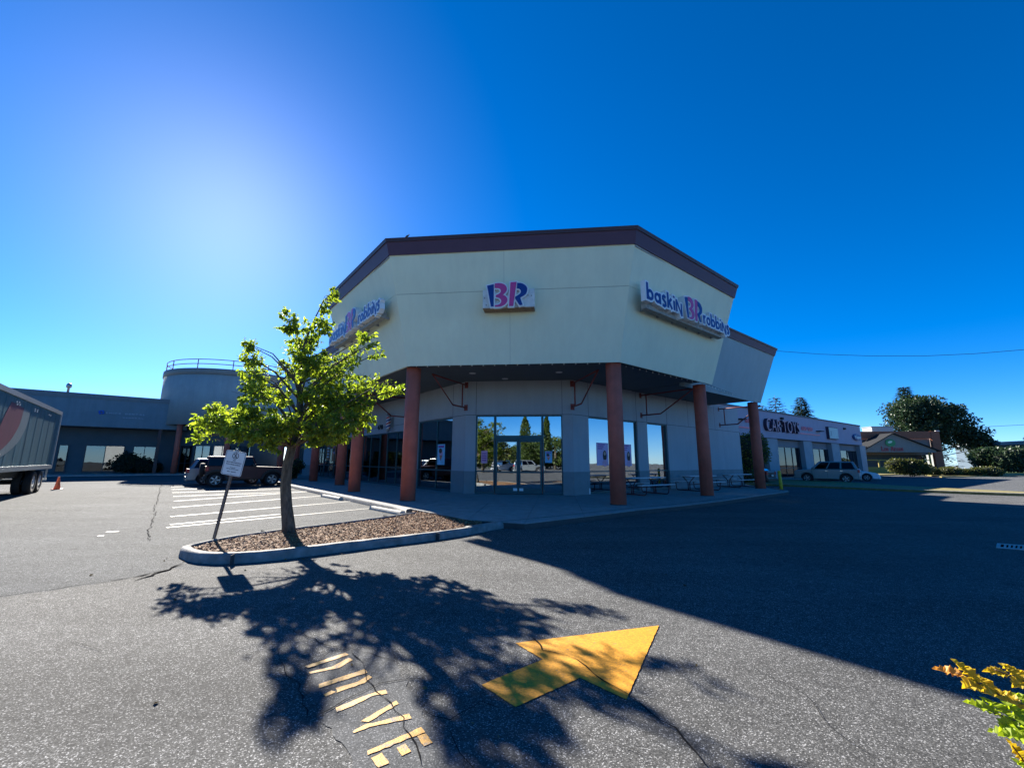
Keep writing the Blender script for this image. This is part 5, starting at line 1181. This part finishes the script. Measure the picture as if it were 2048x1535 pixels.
q = at(2052, 875, 90); broadleaf((q.x + 3, q.y), 9, [(0, 0, 7, 2.8, 2.4), (1.5, 0, 5.5, 3, 2.4)], 3000, .45, FARL, 'small dark tree at the right edge by the far building', seed=9)

# trees and hedge that stand behind the viewer and show in the shop glass
def mirror(P): 
    n = nF; d = (P - FLw).dot(n); return P - n * (2 * d) 
def virt(px, Y): q = at(px, 900, Y); q.z = 0; q = mirror(q); return q
def poplar(px, Y, top_py, r, label, seed):
    q = virt(px, Y); h = at(px, top_py, Y).z; rn = random.Random(seed); t = thing('columnar_tree', label, 'tree', (q.x, q.y, 0), 0, 'trees behind the viewer'); f = MB()
    for k in range(26):
        fz = .08 + .92 * k / 25; rk = r * math.sin(PI * min(1, .12 + fz * .86)) ** .7 + .1; blob_leaves(f, (q.x, q.y, h * fz), (rk, rk, h * .045), 160, .32, rn, .4, .8)
    MB().tube([(q.x, q.y, 0), (q.x, q.y, h * .9)], [.18, .03], 8).build('trunk', BARK, t); tag(f.build('crown', POP, t), kind='stuff')
poplar(1050, 86, 838, 1.2, 'slim columnar tree, reflected in the transom over the doors', 21); poplar(1093, 90, 836, 1.0, 'slim columnar tree, reflected in the right side light', 22)
for k, (px, Y, tpy, wd, txt) in enumerate(((965, 62, 838, 4.6, 'broad tree reflected in the left side light'), (1030, 92, 872, 6.5, 'low leafy tree reflected in the left door'), (1075, 94, 862, 6.0, 'low leafy tree reflected in the right door'), (1110, 88, 866, 6.0, 'dark leafy tree reflected at the right of the entrance'), (1230, 95, 896, 8, 'far leafy tree reflected in the right wall windows'))):
    q = virt(px, Y); h = at(px, tpy, Y).z; broadleaf((q.x, q.y), h, [(0, 0, h * .62, wd * .8, h * .36), (-wd * .4, 0, h * .42, wd * .7, h * .3), (wd * .4, 0, h * .4, wd * .7, h * .3)], 4200, .4, OAK if k == 0 else POP, txt, group='trees behind the viewer', seed=30 + k)
for k in range(9):
    q = virt(930 + k * 40, 100); shrub('boundary_hedge', ['hedge clump behind the viewer seen only as a reflection, %s' % w for w in ('far left', 'second from left', 'third from left', 'fourth from left', 'central', 'fourth from right', 'third from right', 'second from right', 'far right')][k], (q.x, q.y), [(0, 0, 1.6, 3.4, 1.8), (2, 0, 2.0, 2.4, 1.6)], 900, .5, SHR, 'hedge', 'hedge behind the viewer')

# fallen leaves lying in the gutter and on the bed
fl = MB(); rn = random.Random(77)
for k in range(0, 240, 3):
    if k < 120: b0_ = rn.choice(ring); c = b0_ + Vector((rn.uniform(-.05, .35), -abs(rn.gauss(.12, .18)), .012))
    elif k < 200: c = Vector((rn.uniform(x0, x1), rn.uniform(y0, y1), .135)); 
    else: c = g(rn.uniform(150, 1500), rn.uniform(1130, 1500), .012)
    if k >= 120 and k < 200 and not inpoly(c.x, c.y, bedpoly): continue
    leaf(fl, c, Vector((rn.uniform(-1, 1), rn.uniform(-1, 1), rn.uniform(0, .05))), rn.uniform(.03, .06), rn.uniform(.015, .03), rn, .05)
tag(fl.build('fallen_leaves', leaf_mat('dry_leaves', (.10, .06, .025), (.20, .14, .05), .1, None, .9)), 'dry leaves scattered on asphalt and bark around the island', 'leaves', kind='stuff')

# holly-leaved plant at the lower right, close to the camera
HOL = [leaf_mat('holly_green', (.26, .36, .02), (.36, .44, .03), .55, (1.3, 1.3, .5)), leaf_mat('holly_yellow', (.45, .33, .02), (.60, .42, .03), .5, (1.3, 1.2, .5)), leaf_mat('holly_orange', (.58, .28, .06), (.66, .34, .07), .5, (1.3, 1.1, .7))]
def holly_mesh(seed):
    rn = random.Random(seed); n = 6; V = [(0, 0, 0)]; cen = []; L_, R_ = [], []
    for i in range(1, n * 2):
        u = i / (n * 2); w_ = .30 * math.sin(PI * u ** .85) * (1.22 if i % 2 else .78); zc = -.10 * u * u + rn.uniform(-.03, .03)
        cen.append(len(V)); V.append((u, 0, zc - .03)); L_.append(len(V)); V.append((u + (.03 if i % 2 else -.01), w_, zc + .09 + rn.uniform(-.05, .07))); R_.append(len(V)); V.append((u + (.03 if i % 2 else -.01), -w_, zc + .09 + rn.uniform(-.05, .07)))
    tip = len(V); V.append((1.06, 0, -.13)); F = [(0, cen[0], L_[0]), (0, R_[0], cen[0])]
    for i in range(len(cen) - 1): F += [(cen[i], cen[i + 1], L_[i + 1], L_[i]), (R_[i], R_[i + 1], cen[i + 1], cen[i])]
    F += [(cen[-1], tip, L_[-1]), (R_[-1], tip, cen[-1])]
    m = bpy.data.meshes.new('leaflet'); m.from_pydata(V, [], F); return m
HM = {}
for s in range(3):
    for c in range(3): m = holly_mesh(s); m.materials.append(HOL[c]); HM[(s, c)] = m
hp = thing('holly_plant', 'spiny leaved yellow green shrub poking in at the lower right corner', 'shrub', (1.75, 1.0, 0))
stems = MB(); HSTEM = mat('holly_stem', (.16, .09, .04), .7)
def rachis(px, dep, cols, n, ln_, seed):
    rn = random.Random(seed); P = [at(x, y, dep + k * .02) for k, (x, y) in enumerate(px)]; Q = []
    for i in range(len(P) - 1): Q += [P[i].lerp(P[i + 1], k / 6) for k in range(6)]
    Q.append(P[-1]); stems.tube(Q, [lerp(.0035, .0015, i / len(Q)) for i in range(len(Q))], 5)
    for k in range(n):
        u = (k + .4) / n; i = min(int(u * (len(Q) - 1)), len(Q) - 2); p = Q[i]; fw_ = (Q[i + 1] - Q[i]).normalized()
        for sd in ((-1, 1) if k < n - 1 else (0,)):
            side = fw_.cross(Vector((0, -.35, 1))).normalized() * sd; d = (fw_ * (.8 if sd else 1.0) + side * .75 + Vector((0, 0, rn.uniform(-.25, .25)))).normalized(); upv = Vector((rn.uniform(-.3, .3), -.5, 1)); y = upv.cross(d).normalized(); z = d.cross(y)
            c = cols[min(len(cols) - 1, int(u * len(cols)))]; o = bpy.data.objects.new('leaflet', HM[(rn.randrange(3), c)]); COL.objects.link(o); o.parent = hp; o.matrix_parent_inverse = WMAT[hp.name].inverted()
            s = ln_ * rn.uniform(.85, 1.1) * (1 - .25 * u); o.matrix_world = I4; o.matrix_basis = Matrix(((d.x * s, y.x * s, z.x * s, p.x), (d.y * s, y.y * s, z.y * s, p.y), (d.z * s, y.z * s, z.z * s, p.z), (0, 0, 0, 1)))
rachis([(2170, 1430), (2080, 1420), (2010, 1395), (1950, 1362), (1912, 1344)], 1.12, [0, 1, 1, 2], 6, .070, 1)
rachis([(2190, 1395), (2120, 1385), (2050, 1362), (1990, 1338)], 1.16, [0, 1, 1], 5, .066, 2)
rachis([(2180, 1500), (2100, 1480), (2030, 1440), (1975, 1420)], 1.05, [0, 0], 5, .074, 3)
rachis([(2200, 1540), (2120, 1510), (2060, 1475), (2030, 1466)], 1.0, [0, 0], 5, .070, 4)
rachis([(2230, 1570), (2150, 1540), (2080, 1500)], 1.08, [0, 0, 1], 4, .075, 5); rachis([(2150, 1600), (2080, 1565), (2025, 1490)], 1.1, [0, 1], 3, .06, 6)
for k, (px, py) in enumerate(((2170, 1430), (2190, 1395), (2180, 1500), (2200, 1540), (2230, 1570), (2150, 1600))):
    e = at(px, py, 1.1); stems.tube([Vector((1.75, 1.0, 0)), Vector((1.72 + .02 * k, 1.02, .3)), e], [.010, .007, .003], 6)
stems.build('stems', HSTEM, hp)
# ------------------------------------------------------------ vehicles
TYRE = mat('tyre', (.018, .018, .019), .8, .2, 20); RIM = mat('alloy', (.30, .31, .32), .35, .1, 5, metal=.8); CGL = glass_mat('car_glass', .0, (.05, .06, .065), .01, 1.3); TRIM = mat('black_trim', (.02, .02, .022), .5); HLM = mat('headlight_lens', (.65, .68, .70), .12, .05, 3, metal=.3); TLM = mat('tail_light_red', (.45, .02, .02), .25); PLATE = mat('number_plate', (.60, .60, .58), .5)
def wheel(parent, x, y, r, w_, side, spokes=5):
    Mw = T(x, y, r) @ Matrix.Rotation(-side * PI / 2, 4, 'X')          # local +z outwards
    t = MB().lathe([(r * .62, -w_ / 2), (r * .93, -w_ / 2), (r, -w_ * .32), (r, w_ * .32), (r * .93, w_ / 2), (r * .64, w_ / 2), (r * .62, w_ * .3), (r * .62, -w_ / 2)], 28, Mw).build('wheel', TYRE, parent)
    rm = MB(); rm.lathe([(r * .66, w_ * .25), (r * .66, w_ * .5), (r * .58, w_ * .46), (r * .56, w_ * .2)], 28, Mw, True, False); rm.lathe([(r * .18, w_ * .2), (r * .17, w_ * .48), (r * .02, w_ * .5)], 14, Mw)
    for k in range(spokes):
        a = 2 * PI * k / spokes; rm.box((r * .1, -r * .10, w_ * .30), (r * .62, r * .10, w_ * .44), Mw @ RZ(a))
    rm.build('rim', RIM, t); MB().lathe([(r * .62, w_ * .12), (r * .6, w_ * .14)], 20, Mw).build('brake_disc', TRIM, t)
def side_profile(upper, xf, xr, ra, zb, x_front, x_rear):
    # closed side outline with wheel arches; upper runs front -> rear over the top
    def archp(xc): return [(xc + ra * math.cos(PI * k / 10), .36 * 0 + zb * 0 + AZ + ra * math.sin(PI * k / 10)) for k in range(11)]
    AZ = WR
    pts = [(x_front, zb)] + list(upper) + [(x_rear, zb)]
    ar = [p for p in reversed(archp(xr)) if True]; af = [p for p in reversed(archp(xf))]
    bot_ = [(xr - ra, zb)] + ar + [(xr + ra, zb), (xf - ra, zb)] + af + [(xf + ra, zb)]
    return pts + bot_
WR = .36
def car(name, label, cat, loc, az, paint, dims, upper, gh, wins, xf, xr, ra=.44, zb=.30, wr=.36, wy=None, tyre_w=.22, arch_col=None, roof=None, group=None, boxy=False, spokes=5, spare=False):
    global WR
    WR = wr; x = dr(az); L_, W_ = dims; hw = W_ / 2
    t = thing(name, label, cat, (loc[0], loc[1], .006), math.atan2(x.y, x.x), group, local=True)
    XZL = Matrix(((1, 0, 0, 0), (0, 0, -1, 0), (0, 1, 0, 0), (0, 0, 0, 1)))
    prof = side_profile(upper, xf, xr, ra, zb, upper[0][0], upper[-1][0])
    body = MB().prism(prof, -hw, hw, XZL).build('body', paint, t, .05 if not boxy else .03)
    MB().box((xr - .3, -hw + .22, zb - .06), (xf + .3, hw - .22, zb + .5)).build('underbody', TRIM, t)
    for xc in (xf, xr):
        for s in (-1, 1): MB().box((xc - ra * .97, s * (hw - .24), zb), (xc + ra * .97, s * (hw - .26), wr + ra * .95)).build('wheel_well', BLACK, t)
    # greenhouse: tapered cabin
    b0, b1, t0, t1, zg0, zg1, ins = gh                                # base front/rear x, top front/rear x, z belt, z roof, inset at roof
    lo = [(b1, -hw + .03, zg0), (b0, -hw + .03, zg0), (b0, hw - .03, zg0), (b1, hw - .03, zg0)]; hi = [(t1, -hw + ins, zg1), (t0, -hw + ins, zg1), (t0, hw - ins, zg1), (t1, hw - ins, zg1)]
    cab = MB().hexa(lo, hi).build('cabin', roof or paint, t, .05)
    def sp(u, v, s):                  # side plane point: u along 0 front..1 rear, v 0 belt..1 roof
        a = Vector((lerp(b0, b1, u), s * (hw - .03), zg0)); b = Vector((lerp(t0, t1, u), s * (hw - ins), zg1)); return a.lerp(b, v) + Vector((0, s * .006, 0))
    for s in (-1, 1):
        for (u0, u1) in wins:
            q = [sp(u0, .06, s), sp(u1, .06, s), sp(u1 - (.01 if u1 > .9 else 0), .86, s), sp(u0 + (.02 if u0 < .1 else 0), .86, s)]
            n_ = Vector((0, s * .008, 0)); MB().hexa([p - n_ for p in q], [p + n_ * .3 for p in q]).build('side_window', CGL, t)
        MB().box((b0 - .30, s * (hw + .02), zg0 - .02), (b0 - .10, s * (hw + .20), zg0 + .15)).build('mirror', TRIM if boxy else paint, t, .03)
    for nm, bx, tx, sg_ in (('windshield', b0, t0, 1), ('rear_window', b1, t1, -1)):
        lo_ = Vector((bx, 0, zg0)).lerp(Vector((tx, 0, zg1)), .08); hi_ = Vector((bx, 0, zg0)).lerp(Vector((tx, 0, zg1)), .9); o_ = Vector((sg_ * .012, 0, .004)); q = [lo_ + Vector((0, -hw + .14, 0)), lo_ + Vector((0, hw - .14, 0)), hi_ + Vector((0, hw - ins - .09, 0)), hi_ + Vector((0, -hw + ins + .09, 0))]
        MB().hexa([p - o_ for p in q], [p + o_ for p in q]).build(nm, CGL, t)
    wy = wy or hw - tyre_w / 2 - .01
    for xc in (xf, xr):
        for s in (-1, 1): wheel(t, xc, s * wy, wr, tyre_w, s, spokes)
        if arch_col:
            for s in (-1, 1):
                A_ = [(xc + (ra + .07) * math.cos(PI * k / 12), wr + (ra + .05) * math.sin(PI * k / 12)) for k in range(13)]; m = MB(); ribbon(m, A_, .11, -s * (hw - .04), -s * (hw + .13), Matrix.Diagonal((1, -1, 1, 1))); m.build('fender_flare', arch_col, t)
    fx_, rx2 = upper[0][0], upper[-1][0]
    for s in (-1, 1):
        MB().box((fx_ - .16, s * (hw - .42), upper[1][1] - .22), (fx_ + .012, s * (hw - .06), upper[1][1] - .06)).build('headlight', HLM, t, .02); MB().box((rx2 - .014, s * (hw - .22), zg0 - .26), (rx2 + .12, s * (hw + .006), zg0 - .02)).build('tail_light', TLM, t, .015)
    MB().box((fx_ - .1, -hw + .06, zb - .02), (fx_ + .07, hw - .06, zb + .22)).build('front_bumper', TRIM if boxy else paint, t, .03); MB().box((rx2 - .07, -hw + .06, zb - .02), (rx2 + .1, hw - .06, zb + .22)).build('rear_bumper', TRIM if boxy else paint, t, .03)
    MB().box((rx2 - .085 if not boxy else rx2 - .02, -.16, zb + .34), (rx2 - .06 if not boxy else rx2 - .006, .16, zb + .46)).build('number_plate', PLATE, t)
    for s in (-1, 1):
        for u in (.34, .66): MB().box((lerp(b0, b1, u) - .08, s * (hw - .005), zg0 - .16), (lerp(b0, b1, u) + .08, s * (hw + .025), zg0 - .12)).build('door_handle', TRIM if boxy else CHROME, t)
        for u in (.02, .36, .68):
            xx = lerp(b0, b1, u); MB().box((xx - .006, s * (hw - .01), zb + .12), (xx + .006, s * (hw + .003), zg0 - .02)).build('door_gap', BLACK, t)
    if spare:
        MB().lathe([(.06, -.1), (wr * .95, -.1), (wr, -.05), (wr, .08), (wr * .9, .12), (.06, .13)], 24, T(rx2 - .14, -.1, .98) @ Matrix.Rotation(-PI / 2, 4, 'Y')).build('spare_wheel', TYRE, t)
    return t
DKR = mat('paint_dark_red', (.075, .014, .014), .4, .06, 3, spec=.3, coat=.15); SILV = mat('paint_silver', (.20, .225, .24), .35, .05, 3, metal=.5, coat=.4); SAGE = mat('paint_sage', (.16, .21, .22), .35, .05, 3, metal=.4, coat=.4); WHT = mat('paint_white', (.72, .74, .76), .3, .03, 3, coat=.5); BLK = mat('paint_black', (.02, .022, .026), .3, .05, 3, coat=.5)
f50 = dr(50.9); lf = dr(50.9 - 90)
rw = g(428, 974)
jc = rw + f50 * 1.48 + lf * .80
car('off_road_car', 'dark red boxy off road car with black fender flares and alloy wheels', 'car', jc, 50.9, DKR, (4.5, 1.68), [(2.2, .62), (2.2, 1.02), (2.1, 1.13), (.62, 1.20), (.6, 1.20), (-1.98, 1.20), (-1.98, .62)], (.62, -1.95, .36, -1.90, 1.20, 1.80, .10), [(.03, .32), (.355, .66), (.69, .985)], 1.48, -1.48, .50, .46, .41, .74, .26, TRIM, None, None, True, 5, True)
sc_ = jc - dr(AZL) * 2.75 - f50 * .55
car('parked_suv', 'silver hatchback partly hidden behind the dark red off road car', 'car', sc_, 50.9, SILV, (4.4, 1.80), [(2.2, .50), (2.15, .80), (1.9, .92), (1.0, 1.02), (-2.0, 1.08), (-2.2, .95), (-2.2, .5)], (1.05, -2.1, .25, -1.75, 1.03, 1.66, .20), [(.06, .34), (.37, .66), (.69, .94)], 1.36, -1.28)
wm_ = (g(1617, 964) + g(1692, 966)) / 2; haz = -50.0; hl = dr(haz - 90)
scx = wm_ - hl * .80
car('parked_suv', 'sage grey SUV parked nose in before the grey shop', 'car', scx, haz, SAGE, (4.44, 1.80), [(2.2, .55), (2.2, .88), (2.05, 1.02), (.95, 1.10), (-2.1, 1.12), (-2.2, .98), (-2.2, .55)], (1.0, -2.12, .38, -1.86, 1.11, 1.74, .16), [(.07, .33), (.36, .63), (.67, .95)], 1.31, -1.31)
nose = g(1760, 962); wh = dr(128); wc = nose - wh * 2.2
car('parked_sedan', 'white low sedan parked beyond the sage grey SUV', 'car', wc, 128, WHT, (4.4, 1.74), [(2.2, .42), (2.2, .62), (1.95, .74), (.95, .90), (-1.6, .98), (-2.15, .92), (-2.2, .45)], (1.0, -1.9, .25, -1.05, .92, 1.40, .24), [(.08, .46), (.50, .86)], 1.30, -1.28, .38, .22, .33)
q = Vector((18.4, 34.6, 0)); car('parked_sedan', 'black car in the shade under the bright bush', 'car', q, -39, BLK, (4.6, 1.8), [(2.3, .45), (2.25, .72), (2.0, .84), (1.0, .95), (-1.9, 1.02), (-2.3, .95), (-2.3, .45)], (1.05, -1.95, .3, -1.25, .97, 1.46, .22), [(.07, .45), (.49, .88)], 1.36, -1.34, .4, .25, .34)
# two cars behind the viewer, seen in the door glass
for px, Y, az_, pm, txt in ((1058, 60, 100, SILV, 'silver SUV behind the viewer, reflected in the right door'), (1012, 66, 82, WHT, 'white van like SUV behind the viewer, reflected in the left door'), (1252, 58, 60, WHT, 'white SUV behind the viewer, reflected beside the right poster')):
    q = virt(px, Y); car('parked_suv', txt, 'car', q, az_, pm, (4.5, 1.85), [(2.2, .55), (2.2, .88), (2.05, 1.02), (.95, 1.10), (-2.1, 1.12), (-2.2, .98), (-2.2, .55)], (1.0, -2.12, .38, -1.86, 1.11, 1.76, .16), [(.07, .33), (.36, .63), (.67, .95)], 1.31, -1.31)

# ------------------------------------------------------------ box trailer
TRL0 = Vector((-23.9, 22.3, 0)); TM = WM(TRL0, -39.0) @ Matrix.Diagonal((-1, 1, 1, 1))          # local x towards the camera along the visible side, y away from it
tr = thing('box_trailer', 'box trailer with red and blue swoosh side, cut off by the left edge', 'trailer', TRL0)
TBL = mat('trailer_teal', (.025, .11, .15), .4, .3, 5, streak=.12); TRD = mat('trailer_red', (.15, .03, .06), .4, .2, 5, streak=.12); TGR = mat('trailer_pale', (.17, .22, .24), .4, .12, 5, streak=.12); ALU = mat('trailer_rail', (.28, .31, .33), .4, .12, 6, metal=.5); TWH = mat('trailer_white', (.55, .57, .58), .45)
TLEN = 15.0; z0_, z1_ = 1.16, 4.02
MB().box((.02, .03, z0_ + .02), (TLEN, 2.52, z1_ - .02), TM).build('box_body', TBL, tr)
MB().box((-.02, -.012, z1_ - .16), (TLEN, .04, z1_ + .02), TM).build('top_rail', ALU, tr); MB().box((-.02, -.012, z0_ - .06), (TLEN, .05, z0_ + .13), TM).build('bottom_rail', ALU, tr)
MB().box((-.03, -.014, z0_ + .131), (.12, .06, z1_ - .161), TM).build('rear_post', ALU, tr); MB().box((-.04, .06, z0_), (.019, 2.5, z1_ - .02), TM).build('rear_door', TWH, tr)
for k in range(11): MB().box((1.2 + k * 1.25, .0235, z0_ + .14), (1.208 + k * 1.25, .0285, z1_ - .17), TM).build('panel_seam', TBL, tr)
def Zt(x, y): return on(TM, x * .1629, 760 + y * .1629, .02)
def side_sheet(pts, name, m, y): MB().prism([Zt(*p) for p in pts], -y, -y + .003, TM @ XZF).build(name, m, tr)
side_sheet(bez([(150, 262), (300, 345)], 1) + bez([(300, 345), (235, 560), (110, 760), (-60, 905), (-300, 1030)], 5)[1:] + [(-300, 930), (-150, 760)] + bez([(-150, 760), (-20, 600), (60, 430), (150, 262)], 4)[1:-1], 'swoosh_red', TRD, .0255)
side_sheet([(300, 345), (375, 388)] + bez([(375, 388), (320, 580), (205, 780), (0, 950), (-300, 1075)], 5)[1:] + [(-300, 1030)] + bez([(-300, 1030), (-60, 905), (110, 760), (235, 560), (300, 345)], 5)[1:-1], 'swoosh_pale', TGR, .0268)
for (x, y) in ((205, 265), (235, 270), (210, 295), (240, 302), (430, 355), (460, 365), (425, 378), (455, 385), (600, 425), (620, 432)):
    a, b = Zt(x, y); MB().box((a - .03, .0, b - .03), (a + .03, .022, b + .03), TM).build('marker_lamp', WHITE, tr)
MB().box((.3, .5, .78), (TLEN - 1, .62, z0_), TM).build('chassis_rail', BLACK, tr); MB().box((.3, 1.9, .78), (TLEN - 1, 2.02, z0_), TM).build('chassis_rail', BLACK, tr)
for xw in (1.9, 3.15):
    MB().tube([TM @ Vector((xw, .2, .52)), TM @ Vector((xw, 2.3, .52))], .07, 8).build('axle', BLACK, tr)
    for yw in (.02, .36, 1.86, 2.2):
        Mw = TM @ T(xw, yw + .15, .52) @ Matrix.Rotation(PI / 2, 4, 'X')
        w_ = MB().lathe([(.3, -.13), (.48, -.13), (.515, -.09), (.515, .09), (.48, .13), (.3, .13), (.27, .02)], 28, Mw).build('wheel', TYRE, tr); MB().lathe([(.285, -.02), (.285, .12), (.12, .04), (.10, .12), (.02, .12)], 20, Mw).build('rim', TWH, w_)
for yw in (.1, 2.0): MB().box((.95, yw, .25), (.965, yw + .55, 1.0), TM).build('mud_flap', mat('mud_flap', (.35, .37, .38), .7), tr)
MB().box((-.02, .1, .5), (.08, 2.4, .6), TM).build('rear_guard', ALU, tr)
for yw in (.12, .9, 1.6, 2.3): MB().box((-.01, yw, .6), (.07, yw + .06, z0_ - .05), TM).build('guard_post', ALU, tr)
for yw in (.4, 2.0): MB().box((10.5, yw, .0), (10.64, yw + .14, z0_), TM).build('landing_leg', STEEL, tr)
